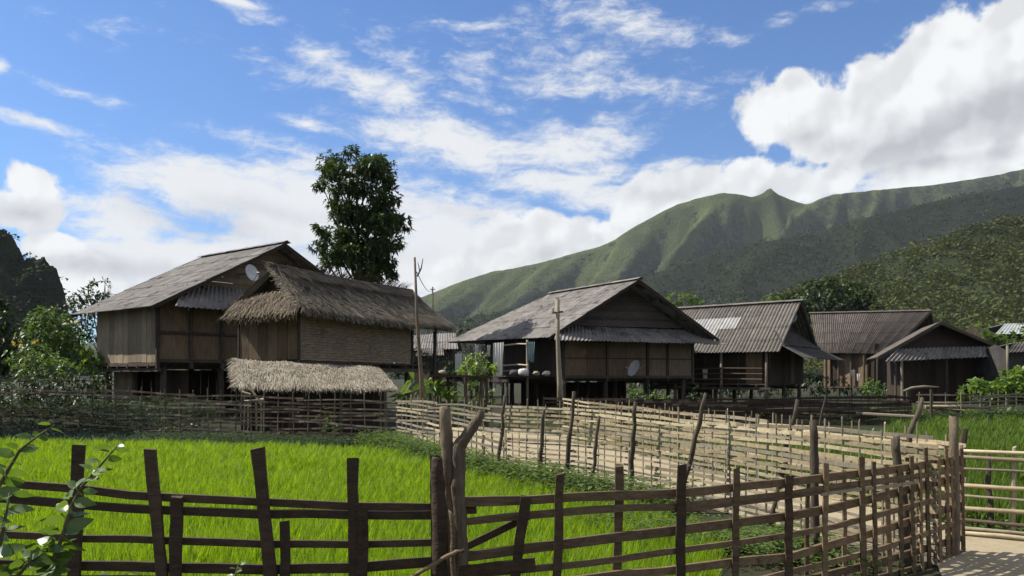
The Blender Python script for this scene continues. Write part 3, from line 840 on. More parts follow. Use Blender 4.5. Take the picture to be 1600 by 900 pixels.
# ------------------------------------------------------------------ foreground fence
def knots(tab, path_px):
    """tab: list of (px, py); returns 3-D points on the fence plane"""
    out = []
    for px, py in tab:
        Y = np.interp(px, [p[0] for p in path_px], [p[1] for p in path_px])
        out.append(at(px, py, float(Y)))
    return out
FP = [(-80, 4.85), (690, 5.0), (870, 5.06), (1060, 5.3), (1230, 5.8), (1370, 6.25), (1450, 6.7), (1500, 7.3)]
def densify(tab, step):
    xs = [t[0] for t in tab]; ys = [t[1] for t in tab]
    n = max(2, int((xs[-1] - xs[0]) / step))
    xx = np.linspace(xs[0], xs[-1], n + 1)
    return [(float(x), float(np.interp(x, xs, ys))) for x in xx]
r_ = random.Random(31)
tl = thing('plank_fence', 'dark weathered plank fence left of the forked post, in front of the rice', 'fence', (-2.6, 4.95, 0), 'foreground plank fences')
def rail(parent, tab, wpx, thick, mat, off=0.0, seed=0, name='rail', jit=0.035, step=70):
    rr = random.Random(seed)
    pts = [p + Vector((0, off, rr.gauss(0, .003))) for p in knots(densify(tab, step), FP)]
    ws = [wpx / F * p.y * (1 - 0.0) for p in pts]
    return MB().ribbon(pts, ws, thick, (0, 0, 1), jit, rr).build(name, M[mat], parent)
L_ = [([(-80, 751), (20, 757), (130, 765), (250, 778), (420, 786), (560, 792), (692, 795)], 12, .022, .03),
      ([(-80, 775), (0, 778), (130, 790), (280, 799), (410, 803), (560, 804), (692, 804)], 13, -.005, .026),
      ([(-80, 833), (0, 836), (130, 842), (250, 845), (400, 851), (540, 852), (692, 849)], 11, .024, .028),
      ([(-80, 880), (60, 884), (260, 888), (420, 890), (540, 889), (692, 880)], 15, .024, .03),
      ([(-80, 905), (200, 907), (420, 909), (692, 915)], 14, .0, .03)]
for i, (tab, w, off, th) in enumerate(L_):
    rail(tl, tab, w, th, 'fence_dark', off, 50 + i)
def nstake(parent, tpx, tpy, bpx, w, dY=-0.03, mat='fence_dark', th=0.03, bz=0.0, name='stake'):
    """stake from its top pixel to the ground; bpx is where its axis passes at the picture's lower edge"""
    Y = float(np.interp(tpx, [p[0] for p in FP], [p[1] for p in FP])) + dY
    top = at(tpx, tpy, Y); low = at(bpx, 895, Y)
    k = (top.z - 0.0) / (top.z - low.z)
    base = top + (low - top) * k
    n = 6
    rr = random.Random(int(tpx * 7 + tpy))
    pts = [base.lerp(top, i / n) for i in range(n + 1)]
    pts = [p + Vector((rr.uniform(-1, 1), rr.uniform(-1, 1), 0)) * 0.004 for p in pts]
    ws = [w / F * Y * rr.uniform(.92, 1.08) for _ in pts]
    mb = MB().ribbon(pts, ws, th, (1, 0, 0), .06, rr)
    # ragged, slanted top
    for j in range(4):
        v = mb.v[-4 + j]; mb.v[-4 + j] = (v[0], v[1], v[2] + rr.uniform(-.012, .012))
    return mb.build(name, M[mat], parent)
for (tx, ty, bx_, w, dy) in ((123, 697, 117, 18, -.035), (234, 702, 252, 17, -.035), (276, 777, 275, 18, -.04), (403, 702, 422, 19, -.035), (445, 816, 445, 14, -.035),
                         (551, 716, 554, 16, -.035), (567, 792, 566, 15, -.07), (680, 713, 683, 16, -.035), (-30, 705, -34, 17, -.035)):
    nstake(tl, tx, ty, bx_, w, dy)
tr = thing('plank_fence', 'brown weathered plank fence curving from the forked post to the right corner', 'fence', (1.0, 5.4, 0), 'foreground plank fences')
R_ = [([(700, 786), (740, 785), (870, 779), (1064, 772), (1240, 754), (1340, 742), (1480, 722), (1503, 716)], 14, .03),
      ([(724, 815), (870, 800), (1064, 790), (1240, 772), (1340, 756), (1480, 738), (1503, 731)], 11, .024),
      ([(700, 874), (740, 869), (870, 854), (1064, 829), (1240, 807), (1340, 786), (1480, 751), (1504, 744)], 15, .028),
      ([(700, 901), (870, 886), (1064, 859), (1240, 836), (1340, 813), (1480, 776), (1504, 766)], 10, .024),
      ([(830, 915), (1064, 891), (1240, 868), (1340, 841), (1480, 798), (1505, 788)], 14, .028),
      ([(1000, 922), (1180, 906), (1240, 893), (1340, 868), (1480, 823), (1505, 813)], 10, .024),
      ([(1100, 945), (1340, 889), (1480, 849), (1506, 840)], 13, .028),
      ([(1200, 950), (1340, 912), (1480, 872), (1506, 862)], 10, .024),
      ([(1300, 948), (1400, 917), (1480, 891), (1507, 883)], 12, .026),
      ([(1300, 970), (1400, 940), (1480, 912), (1507, 903)], 11, .026)]
for i, (tab, w, th) in enumerate(R_):
    xs = [t[0] for t in tab]
    # thinner in the picture as the fence recedes
    pts = [p + Vector((0, (.022 if i % 2 == 0 else -.006), r_.gauss(0, .004))) for p in knots(densify(tab, 62), FP)]
    ws = [w / F * 5.1 * r_.uniform(.93, 1.07) for p in pts]
    MB().ribbon(pts, ws, th, (0, 0, 1), .04, r_).build('rail', M['fence_brown'], tr)
# thin extra laths beside the second rail
rail(tr, [(1060, 798), (1150, 787), (1240, 775), (1330, 762)], 4, .012, 'fence_brown', -.03, 81, 'lath', step=60)
rail(tr, [(1280, 772), (1350, 762), (1430, 752)], 5, .012, 'bamboo_grey', -.035, 82, 'lath', step=50)
# diagonal brace and the short doubled boards by the post
pA, pB = knots([(722, 860), (832, 806)], FP)
MB().beam(pA + Vector((0, .05, 0)), pB + Vector((0, .05, 0)), .045, .022, (0, 0, 1), .06, 3).build('brace', M['fence_dark'], tr)
rail(tr, [(700, 800), (744, 799)], 12, .024, 'fence_dark', .055, 83, 'board', step=20)
rail(tr, [(716, 889), (836, 878)], 17, .026, 'fence_dark', -.045, 84, 'board', step=30)
for (tx, ty, bx_, w, dy, mt) in ((822, 774, 806, 16, -.05, 'fence_dark'), (875, 741, 871, 13, -.035, 'fence_dark'), (968, 727, 965, 13, .05, 'fence_brown'), (1065, 727, 1063, 14, -.035, 'fence_dark'), (1151, 730, 1149, 10, -.035, 'fence_brown'),
                             (1233, 745, 1232, 12, -.035, 'fence_dark'), (1291, 724, 1288, 8, -.035, 'fence_brown'), (1346, 716, 1350, 8, -.035, 'fence_brown'), (1384, 726, 1391, 7, .03, 'fence_brown'), (1424, 712, 1428, 6, -.035, 'fence_brown'), (1447, 700, 1452, 5, .03, 'fence_brown'), (1466, 712, 1470, 5, -.035, 'fence_brown'), (1478, 698, 1482, 5, -.035, 'fence_brown'),
                             (1262, 752, 1260, 6, .045, 'fence_brown'), (1318, 735, 1320, 6, .045, 'fence_brown'), (1365, 722, 1368, 6, -.03, 'fence_brown'), (1405, 735, 1409, 6, -.03, 'fence_brown'), (1437, 728, 1441, 4, -.03, 'fence_brown'), (1458, 716, 1462, 4, .03, 'fence_brown'), (1486, 712, 1490, 4, -.03, 'fence_brown'), (1492, 706, 1497, 5, -.03, 'fence_brown'), (1502, 700, 1506, 5, -.03, 'fence_brown')):
    nstake(tr, tx, ty, bx_, w, dy, mt, 0.022)

# rough logs standing at the fence
def rlog(name, label, pts_px, Y, radpx, mat, cat='post', grp=None, n=10, knobs=()):
    pts = [at(px, py, Y) for px, py in pts_px]
    if pts[0].z > 0.02:
        d = pts[0] - pts[1]; pts.insert(0, pts[0] + d * (pts[0].z / max(.05, -d.z)))
    base = Vector((pts[0].x, pts[0].y, 0))
    t = thing(name, label, cat, base, grp)
    rr = random.Random(len(label) * 13)
    # resample
    P2 = []; R2 = []
    rads = [radpx[0]] * (len(pts) - len(radpx)) + list(radpx)
    for i in range(len(pts) - 1):
        for k in range(3):
            f = k / 3
            P2.append(pts[i].lerp(pts[i + 1], f) + Vector((rr.uniform(-1, 1), rr.uniform(-1, 1), 0)) * .006)
            R2.append((rads[i] * (1 - f) + rads[i + 1] * f) / F * Y * rr.uniform(.86, 1.14))
    P2.append(pts[-1]); R2.append(rads[-1] / F * Y)
    mb = MB().tube(P2, R2, n)
    for j in range(n):
        v = mb.v[-n + j]; mb.v[-n + j] = (v[0], v[1], v[2] + rr.uniform(-.02, .02))
    o = mb.build('log', M[mat], t, True)
    return t
tp = thing('forked_post', 'rough forked tree post with a pale upright log and a leaning branch', 'post', (at(700, 900, 5.0).x, 5.0, 0))
def limb(name, pts_px, Y, rpx, mat, n=12, seed=1):
    rr = random.Random(seed); pts = []; rad = []
    for i in range(len(pts_px) - 1):
        for k in range(4):
            f = k / 4
            a = at(pts_px[i][0] * (1 - f) + pts_px[i + 1][0] * f, pts_px[i][1] * (1 - f) + pts_px[i + 1][1] * f, Y)
            pts.append(a + Vector((rr.uniform(-1, 1), rr.uniform(-1, 1), 0)) * .005)
            rad.append((rpx[i] * (1 - f) + rpx[i + 1] * f) / F * Y * rr.uniform(.95, 1.05))
    pts.append(at(*pts_px[-1], Y)); rad.append(rpx[-1] / F * Y)
    mb = MB().tube(pts, rad, n)
    mb.v = [tuple(Vector(v) + Vector((1, 1, 0)) * 0.010 * mnoise.noise(Vector(v) * 13) + Vector((1, -1, 0)) * .007 * mnoise.noise(Vector(v) * 31)) for v in mb.v]
    for j in range(n):
        v = mb.v[-n + j]; mb.v[-n + j] = (v[0], v[1], v[2] + rr.uniform(-.022, .022))
    return mb.build(name, M[mat], tp, True)
limb('upright_log', [(704, 988), (703, 860), (701, 760), (697, 690), (696, 640)], 5.02, [11, 11, 10.5, 10, 9], 'bark_grey', 14, 2)
limb('leaning_branch', [(722, 988), (719, 860), (716, 760), (716, 700), (735, 672), (752, 645)], 5.0, [12, 12, 11, 11, 9, 6], 'bark_grey', 12, 3)
limb('side_stump', [(688, 988), (687, 860), (685, 770), (682, 716)], 4.93, [13, 13, 11, 9], 'fence_dark', 10, 4)
limb('lath', [(712, 990), (708, 880), (706, 800)], 4.86, [5, 5, 4], 'fence_brown', 6, 6)
limb('lath', [(640, 905), (692, 873), (722, 858)], 4.82, [4, 4, 3], 'fence_brown', 6, 7)
rlog('corner_post', 'thick straight grey post at the right corner of the plank fence', [(1492, 905), (1491, 780), (1490, 652)], 7.15, (8, 7.5, 6.5), 'bark_grey', grp='rough posts inside the fence corner')
rlog('corner_post', 'gnarly bent post with a kink near its top, left of the corner post', [(1428, 905), (1424, 800), (1421, 720), (1422, 675), (1434, 650), (1441, 622)], 7.0, (6, 6, 5.5, 4.5, 4, 3), 'bark', grp='rough posts inside the fence corner')
rlog('corner_post', 'thick dark post with a broken pale top at the fence corner', [(1420, 930), (1413, 800), (1404, 740), (1399, 684)], 6.75, (9, 8, 7.5, 6.5), 'bark', grp='rough posts inside the fence corner')
rlog('corner_post', 'dark knobbly post between the leaning forked pole and the corner', [(1275, 930), (1273, 800), (1272, 720), (1270, 658)], 6.9, (7, 6.5, 6.5, 5.5), 'bark', grp='rough posts inside the fence corner')

# ------------------------------------------------------------------ houses
RH = random.Random(77)
def roof_slope(t, E0, E1, R0, R1, nu, nv, mat, waves=5, amp=0.028, name='roof_sheet', odd=None, jit=0.012, th=0.012, part_parent=None):
    """corrugated sheets laid in courses; each sheet its own object. E eave, R ridge (same left-right order)"""
    E0, E1, R0, R1 = map(Vector, (E0, E1, R0, R1))
    nrm = (E1 - E0).cross(R0 - E0).normalized()
    if nrm.z < 0: nrm = -nrm
    def P(u, v): return E0.lerp(E1, u).lerp(R0.lerp(R1, u), v)
    for j in range(nv):
        for i in range(nu):
            u0, u1 = i / nu, (i + 1) / nu + 0.02 / nu
            v0, v1 = j / nv - (0.10 / nv if j else 0), (j + 1) / nv
            n = waves * 4
            lift = RH.uniform(0, jit) ; slip = RH.uniform(-.012, .012)
            mb = MB(); vs = []
            for k in range(2):
                for q in range(n + 1):
                    u = u0 + (u1 - u0) * q / n
                    for v, l in ((v0, 0.022 if j else 0.0), (v1, 0.0)):
                        p = P(min(u, 1.0), v + slip / max(1, nv)) + nrm * (amp * math.sin(2 * math.pi * (u * nu * waves)) + l + lift - k * th)
                        vs.append(p)
            o = (n + 1) * 2; fs = []
            for q in range(n):
                a = q * 2
                fs.append((a, a + 2, a + 3, a + 1)); fs.append((o + a, o + a + 1, o + a + 3, o + a + 2))
                fs.append((a, o + a, o + a + 2, a + 2)); fs.append((a + 1, a + 3, o + a + 3, o + a + 1))
            fs.append((0, 1, o + 1, o)); fs.append((n * 2, o + n * 2, o + n * 2 + 1, n * 2 + 1))
            mb.add(vs, fs)
            m_ = mat
            if odd and (i, j) in odd: m_ = odd[(i, j)]
            mb.build(name, M[m_], part_parent or t)

def boards_vertical(t, p0, p1, z0, ztop, bw, mat, name='wall_board', th=0.025, gap=0.012, skip=(), jit=0.02, mats=None):
    """upright boards from p0 to p1 (ground xy), ztop a number or a function of fraction"""
    p0 = Vector((p0.x, p0.y, 0)); p1 = Vector((p1.x, p1.y, 0))
    d = p1 - p0; L = d.length; d.normalize(); nr = Vector((d.y, -d.x, 0))
    n = max(1, round(L / bw))
    for i in range(n):
        if i in skip: continue
        a, c = L * i / n + gap / 2, L * (i + 1) / n - gap / 2
        off = RH.uniform(-.008, .008)
        zf = (lambda f: ztop(f)) if callable(ztop) else (lambda f: ztop)
        zl, zr = zf(a / L), zf(c / L)
        zb = z0 + RH.uniform(-jit, jit)
        if min(zl, zr) - zb < 0.05: continue
        vs = []
        for oo in (0, th):
            for (s, z) in ((a, zb), (c, zb), (c, zr), (a, zl)):
                q = p0 + d * s + nr * (off + oo); vs.append((q.x, q.y, z))
        MB().add(vs, [(3, 2, 1, 0), (4, 5, 6, 7), (0, 1, 5, 4), (1, 2, 6, 5), (2, 3, 7, 6), (3, 0, 4, 7)]).build(name, M[RH.choice(mats) if mats else mat], t)

def dish(name, label, c, face, r, mount, group='satellite dishes'):
    """offset satellite dish: shallow bowl, rim, feed arm, receiver, mast"""
    c = Vector(c); f = Vector(face).normalized()
    t = thing(name, label, 'satellite dish', c, group)
    u = f.cross(Vector((0, 0, 1))).normalized(); w = u.cross(f).normalized()
    mb = MB(); rings = 5; n = 24; vs = [c - f * r * .22]; fs = []
    for k in range(1, rings + 1):
        rr = r * k / rings
        for j in range(n):
            a = 2 * math.pi * j / n
            vs.append(c + u * math.cos(a) * rr * .94 + w * math.sin(a) * rr - f * r * .22 * (1 - (k / rings) ** 2))
    for j in range(n): fs.append((0, 1 + j, 1 + (j + 1) % n))
    for k in range(rings - 1):
        for j in range(n):
            a = 1 + k * n + j; b_ = 1 + k * n + (j + 1) % n
            fs.append((a, a + n, b_ + n, b_))
    # back shell
    k0 = len(vs); vs2 = [v - f * 0.012 for v in vs]; fs2 = [tuple(i + k0 for i in reversed(q)) for q in fs]
    mb.add(vs + vs2, fs + fs2)
    mb.build('reflector', M['dish'], t, True)
    lo = c - w * r * .95; tip = c + f * r * 0.95 - w * r * .35
    MB().tube([lo, tip], .015, 6).build('feed_arm', M['metal'], t)
    MB().tube([tip - (c - tip).normalized() * .06, tip + (c - tip).normalized() * .08], [.035, .045], 8).build('receiver', M['metal'], t)
    m = Vector(mount)
    MB().tube([c - f * r * .24, c - f * (r * .24 + .1), m], .025, 6).build('mast', M['metal'], t)
    return t

def local(O, A):
    A = Vector((A[0], A[1], 0)).normalized(); B = Vector((-A.y, A.x, 0)); O = Vector(O)
    return (lambda a, b_, z: Vector((O.x + A.x * a + B.x * b_, O.y + A.y * a + B.y * b_, z))), A, B

def frame_posts(t, Pf, As, Bs, floor, top, r, mat='beam'):
    for a in As:
        for b_ in Bs:
            p = Pf(a, b_, 0)
            MB().tube([p, p + Vector((RH.uniform(-.03, .03), RH.uniform(-.03, .03), (top + 0) * .5)), Pf(a, b_, top)], [r * 1.1, r, r * .9], 8).build('post', M[mat], t, True)

def floor_deck(t, Pf, a0, a1, b0, b1, z, mat='beam', joists=6, th=0.06):
    c = [Pf(a0, b0, z), Pf(a1, b0, z), Pf(a1, b1, z), Pf(a0, b1, z)]
    MB().prism([(p.x, p.y) for p in c], z - th, z).build('floor', M[mat], t)
    for s in range(joists):
        b_ = b0 + (b1 - b0) * (s + .5) / joists
        MB().beam(Pf(a0 - .15, b_, z - th - .07), Pf(a1 + .15, b_, z - th - .07), .12, .08, (0, 0, 1), .05, 1).build('joist', M[mat], t)
    for a in (a0 + .02, a1 - .02):
        MB().beam(Pf(a, b0 - .25, z - th - .20), Pf(a, b1 + .25, z - th - .20), .14, .12, (0, 0, 1), .05, 1).build('floor_beam', M[mat], t)

def gable_boards(t, Pf, W, b_, z0, zr, slope, inset, rowh, mat, name='gable_board', th=0.03):
    """horizontal boards filling the gable triangle at depth b_ (between the roof slopes)"""
    n = int((zr - z0) / rowh)
    for i in range(n + 1):
        za, zb = z0 + i * rowh, min(z0 + (i + 1) * rowh - .008, zr - .12)
        if zb - za < .03: break
        def lim(z):  # half width at height z
            return max(0.02, (zr - z) / slope - inset)
        o = RH.uniform(-.006, .006)
        vs = []
        for k, oo in ((0, 0.0), (1, th)):
            for (s, z, lean) in ((-1, za, .012), (1, za, .012), (1, zb, 0), (-1, zb, 0)):
                vs.append(Pf(W / 2 + s * lim(zb if z == zb else za), b_ - oo - lean + o, z))
        MB().add(vs, [(3, 2, 1, 0), (4, 5, 6, 7), (0, 1, 5, 4), (1, 2, 6, 5), (2, 3, 7, 6), (3, 0, 4, 7)]).build(name, M[mat], t)

def barge(t, p0, p1, mat='plank_dark', w=.16):
    MB().beam(p0, p1, w, .03, (0, 0, 1), .04, 3).build('barge_board', M[mat], t)

def ridge_cap(t, R0, R1, mat, n=8, r=0.13):
    R0 = Vector(R0); R1 = Vector(R1); d = (R1 - R0); sd_ = d.cross(Vector((0, 0, 1))).normalized()
    for i in range(n):
        a = R0.lerp(R1, i / n - .01); c = R0.lerp(R1, (i + 1) / n)
        vs = []
        for p, g in ((a, .012), (c, 0)):
            for k in (-1, -.5, 0, .5, 1):
                vs.append(p + sd_ * k * (r * 1.5) + Vector((0, 0, r * .75 * (1 - abs(k)) - .03 + g)))
        n_ = 5; vs += [v - Vector((0, 0, .015)) for v in vs]
        fs = []
        for k in range(4):
            fs += [(k, k + 1, k + 6, k + 5), (10 + k, 15 + k, 16 + k, 11 + k)]
        fs += [(0, 10, 11, 1), (1, 11, 12, 2), (2, 12, 13, 3), (3, 13, 14, 4)]
        MB().add(vs, fs).build('ridge_tile', M[mat], t)

# ---------- large grey-roofed house on the left
Pf, A, B = local((-13.6, 30, 0), (.62, .78))
t = thing('stilt_house', 'large wooden stilt house at left with long grey corrugated roof and pale plank side wall', 'house', Pf(6, 3.4, 0), 'stilt houses')
Wg, EZ, RZ, FZ = 12.0, 4.3, 7.46, 2.25
slope = (RZ - EZ) / (Wg / 2)
roof_slope(t, Pf(0, 0, EZ), Pf(0, 6.9, EZ), Pf(6, 0, RZ), Pf(6, 6.9, RZ), 6, 5, 'roof_grey', 6, .024)
roof_slope(t, Pf(12, 0, EZ), Pf(12, 6.9, EZ), Pf(6, 0, RZ), Pf(6, 6.9, RZ), 6, 4, 'roof_grey', 6, .024)
ridge_cap(t, Pf(6, -.05, RZ + .04), Pf(6, 6.95, RZ + .04), 'roof_grey', 7)
barge(t, Pf(0, .04, EZ - .07), Pf(6, .04, RZ - .07)); barge(t, Pf(12, .04, EZ - .07), Pf(6, .04, RZ - .07))
barge(t, Pf(0, 6.85, EZ - .07), Pf(6, 6.85, RZ - .07)); barge(t, Pf(12, 6.85, EZ - .07), Pf(6, 6.85, RZ - .07))
gable_boards(t, Pf, 12, .95, EZ + 1.05, RZ, slope, .25, .24, 'gable_pale')
# gable skirt roof, stepped out below the gable
roof_slope(t, Pf(.75, -.35, EZ + .02), Pf(11.2, -.35, EZ + .02), Pf(1.9, .92, EZ + 1.08), Pf(10.2, .92, EZ + 1.08), 9, 1, 'roof_grey', 5, .034, name='skirt_sheet')
ov = .72
boards_vertical(t, Pf(ov, 6.0, 0), Pf(ov, .95, 0), FZ - .05, EZ + slope * ov - .12, .40, 'plank_pale', mats=['plank_pale'])
boards_vertical(t, Pf(ov, .95, 0), Pf(Wg - ov, .95, 0), FZ - .05, lambda f: EZ + min(.7, slope * min(ov + f * (Wg - 2 * ov), Wg - ov - f * (Wg - 2 * ov)) - .15), 1.25, 'plank_brown', name='wall_panel', jit=.01)
MB().beam(Pf(Wg - ov, .95, (FZ + EZ) / 2 + .2), Pf(Wg - ov, 6, (FZ + EZ) / 2 + .2), EZ - FZ + .5, .03, (0, 0, 1), 0, 1).build('back_wall', M['plank_dark'], t)
MB().beam(Pf(ov, 6, (FZ + EZ) / 2 + .2), Pf(Wg - ov, 6, (FZ + EZ) / 2 + .2), EZ - FZ + .5, .03, (0, 0, 1), 0, 1).build('back_wall', M['plank_dark'], t)
for a in (ov - .02, 2.1, 3.5, 6.0, 8.6, 11.1):
    MB().beam(Pf(a, .86, FZ - .3), Pf(a, .86, EZ + min(.9, slope * min(a, Wg - a) - .15)), .14, .10, tuple(A), .04, 2).build('wall_post', M['beam'], t)
for z, h in ((FZ + .02, .15), (FZ + 1.15, .09)):
    MB().beam(Pf(ov, .84, z), Pf(Wg - ov, .84, z), h, .06, (0, 0, 1), .04, 3).build('wall_rail', M['beam'], t)
MB().beam(Pf(ov - .06, .9, FZ - .12), Pf(ov - .06, 6.1, FZ - .12), .14, .08, (0, 0, 1), .06, 4, .004).build('sill_beam', M['beam'], t)
floor_deck(t, Pf, ov, Wg - ov, 1, 6, FZ - .08)
frame_posts(t, Pf, (1.1, 3.6, 6.1, 8.6, 10.9), (1.15, 3.5, 5.8), FZ - .1, FZ - .1, .13)
# boarded storage under the floor
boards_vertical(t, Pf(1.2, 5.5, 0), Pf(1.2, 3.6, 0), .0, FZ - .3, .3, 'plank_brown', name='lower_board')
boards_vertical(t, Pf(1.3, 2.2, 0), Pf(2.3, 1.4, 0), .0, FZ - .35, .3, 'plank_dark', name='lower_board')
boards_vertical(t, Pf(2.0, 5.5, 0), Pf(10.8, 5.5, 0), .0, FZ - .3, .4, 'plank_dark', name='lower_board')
# lean-to eave board on the far left corner
MB().beam(Pf(.1, 6.2, EZ - .30), Pf(.1, 7.9, EZ - .34), .5, .05, tuple((A * .8 + Vector((0, 0, .4)))), .05, 2).build('eave_board', M['bamboo_grey'], t)
# ladder up to the gable floor
for s in (0, .55):
    MB().beam(Pf(5.2 + s, -1.9, 0.05), Pf(5.8 + s, .7, FZ), .12, .05, (0, 0, 1), .05, 2).build('ladder_rail', M['beam'], t)
for k in range(7):
    f = (k + .6) / 7.4
    p = Pf(5.2, -1.9, 0.05).lerp(Pf(5.8, .7, FZ), f)
    MB().beam(p, p + A * .55, .05, .04, (0, 0, 1), .05, 1).build('ladder_rung', M['beam'], t)
dish('satellite_dish', 'large pale satellite dish high on the gable of the left house', at(394, 426, 33.0), (.80, -.45, .25), .36, Pf(4.35, .95, 6.0))

_Pl = Pf
def Pf0(a, b_): return _Pl(a, b_, 0)
# ---------- thatched hut in front of it
C0 = Vector((-6.73, 25, 0)); HW, HL = 2.38, 6.63
dv = Vector((.425, .905, 0)).normalized(); ev = Vector((-dv.y, dv.x, 0))
def Ph(s, w, z): return Vector((C0.x + dv.x * s + ev.x * w, C0.y + dv.y * s + ev.y * w, z))
th_ = thing('thatched_hut', 'raised hut with shaggy brown thatched roof and woven bamboo wall', 'hut', Ph(3.3, 1.2, 0))
HF, HE, HR = 2.15, 3.70, 5.17
def straw(name, parent, mat, fn, n, L, w, seed, lift=0.05, hang=0.0, th=0.012, eave_bias=0.0, cross=.22, rough=.05):
    """n straw strips lying down a slope; fn(u,v) -> point (v=0 eave, 1 ridge)"""
    r = np.random.default_rng(seed); V = []; 
    for i in range(n):
        u = r.random(); v = r.random() ** (1 + eave_bias)
        l = L * r.uniform(.6, 1.3)
        p = Vector(fn(u, v)); q = Vector(fn(u + 0.0, v + 0.05)); down = (p - q).normalized()
        e = (Vector(fn(min(1, u + .02), v)) - Vector(fn(max(0, u - .02), v))).normalized()
        nr = e.cross(down).normalized()
        if nr.z < 0: nr = -nr
        d = (down + e * r.normal(0, cross) + nr * r.normal(0.03, rough)).normalized()
        a = p + nr * (lift * r.uniform(.3, 1.2)); m_ = a + d * l * .5; z = a + d * l + Vector((0, 0, -hang * l * r.random()))
        ww = w * r.uniform(.6, 1.5)
        s = d.cross(nr).normalized() * ww / 2
        V += [a - s, a + s, m_ + s * .9 + nr * th, m_ - s * .9 + nr * th, m_ - s * .9 + nr * th, m_ + s * .9 + nr * th, z + s * .35, z - s * .35]
    V = np.array([tuple(v) for v in V], dtype=np.float32)
    o = fastmesh(name, V, np.arange(len(V)).reshape(-1, 4), M[mat], parent)
    o['kind'] = 'stuff'
    return o
S0, S1 = -.65, 8.6; WF, WB = -.68, HW + .12; WM = HW / 2
def front(u, v):
    s = S0 + (S1 - S0) * u
    sag = -.10 * math.sin(math.pi * min(max(u, 0), 1)) + .04 * math.sin(u * 17)
    sr = .22 + (S1 - .32) * u
    return Ph(s * (1 - v) + sr * v, WF + (WM - WF) * v, HE + (HR - HE) * v - .12 * math.sin(math.pi * v) * .5 + sag * .5)
def backs(u, v):
    s = S0 + (S1 - S0) * u
    sr = .22 + (S1 - .32) * u
    return Ph(s * (1 - v) + sr * v, WB + (WM - WB) * v, HE - .1 + (HR - HE + .1) * v)
# left end: low skirt of thatch under an open gablet
def skirt(u, v):
    w = WB - .42 + (WF - WB + .47) * u
    w2 = HW - .1 + (0.1 - HW + .1) * u
    return Ph(-.80 * (1 - v) + .15 * v, w * (1 - v) + w2 * v, HE - .08 + .72 * v)
def slab(fn, nu, nv, thick):
    mb = MB(); vs = []; fs = []
    for k in (0, 1):
        for i in range(nu + 1):
            for j in range(nv + 1):
                vs.append(Vector(fn(i / nu, j / nv)) - Vector((0, 0, thick * k)))
    o = (nu + 1) * (nv + 1); g = lambda i, j: i * (nv + 1) + j
    for i in range(nu):
        for j in range(nv):
            fs.append((g(i, j), g(i + 1, j), g(i + 1, j + 1), g(i, j + 1))); fs.append((o + g(i, j), o + g(i, j + 1), o + g(i + 1, j + 1), o + g(i + 1, j)))
        fs.append((g(i, 0), o + g(i, 0), o + g(i + 1, 0), g(i + 1, 0))); fs.append((g(i, nv), g(i + 1, nv), o + g(i + 1, nv), o + g(i, nv)))
    for j in range(nv):
        fs.append((g(0, j), g(0, j + 1), o + g(0, j + 1), o + g(0, j))); fs.append((g(nu, j), o + g(nu, j), o + g(nu, j + 1), g(nu, j + 1)))
    return mb.add(vs, fs)
slab(front, 14, 4, .22).build('roof', M['thatch_core'], th_)
slab(backs, 8, 2, .22).build('roof', M['thatch_core'], th_)
slab(skirt, 6, 2, .16).build('roof_skirt', M['thatch_core'], th_)
straw('thatch', th_, 'thatch', front, 15000, .40, .022, 1, .075, cross=.17, rough=.16)
straw('eave_fringe', th_, 'thatch', lambda u, v: front(u, v * .06), 1500, .27, .024, 2, .02, .6)
straw('thatch', th_, 'thatch', backs, 1500, .5, .035, 3)
straw('thatch', th_, 'thatch_brown_shade', skirt, 1600, .42, .028, 4, .06)
straw('eave_fringe', th_, 'thatch_brown_shade', lambda u, v: skirt(u, v * .08), 700, .28, .024, 5, .02, .7)
straw('ridge_thatch', th_, 'thatch_old', lambda u, v: Ph(.2 + 8.1 * u, WM + (-.5 + v * .62), HR + .08 - abs(v - .8) * .40), 1800, .36, .024, 6, .03, cross=.12)
MB().tube([Ph(-.05, WM, HR + .02), Ph(4.3, WM, HR - .06), Ph(8.5, WM, HR)], [.12, .13, .12], 8).build('ridge_roll', M['thatch_core'], th_)
# verge straw on the left rake and the dark gablet
straw('eave_fringe', th_, 'thatch', lambda u, v: front(v * .02, u), 420, .36, .028, 7, .03, .3, cross=.5)
MB().add([Ph(.35, .15, HE + .45), Ph(.35, HW - .15, HE + .45), Ph(.35, WM, HR - .12), Ph(.40, .15, HE + .45), Ph(.40, HW - .15, HE + .45), Ph(.40, WM, HR - .12)], [(0, 1, 2), (5, 4, 3), (0, 3, 4, 1), (1, 4, 5, 2), (2, 5, 3, 0)]).build('gablet', M['plank_dark'], th_)
# woven wall facing the field: upright splints behind, wavy horizontal bands in front
def band_wall(name, s0, s1, z0, z1, rows, parent, fnpt, step=.26):
    V = []; r = random.Random(5)
    n = int((s1 - s0) / step)
    for k in range(rows):
        za = z0 + (z1 - z0) * k / rows; zb = z0 + (z1 - z0) * (k + 1) / rows - .012
        for i in range(n):
            a, c = s0 + (s1 - s0) * i / n, s0 + (s1 - s0) * (i + 1) / n
            o = -.030 if (i + k) % 2 else .012
            for (x0, x1, oa, ob) in ((a, (a + c) / 2, 0, o), ((a + c) / 2, c, o, 0)):
                dz = r.uniform(-.006, .006)
                V += [fnpt(x0, oa, za + dz), fnpt(x1, ob, za + dz), fnpt(x1, ob, zb + dz), fnpt(x0, oa, zb + dz)]
    o = fastmesh(name, np.array([tuple(v) for v in V], dtype=np.float32), np.arange(len(V)).reshape(-1, 4), M['mat_wall'], parent)
    o['kind'] = 'stuff'
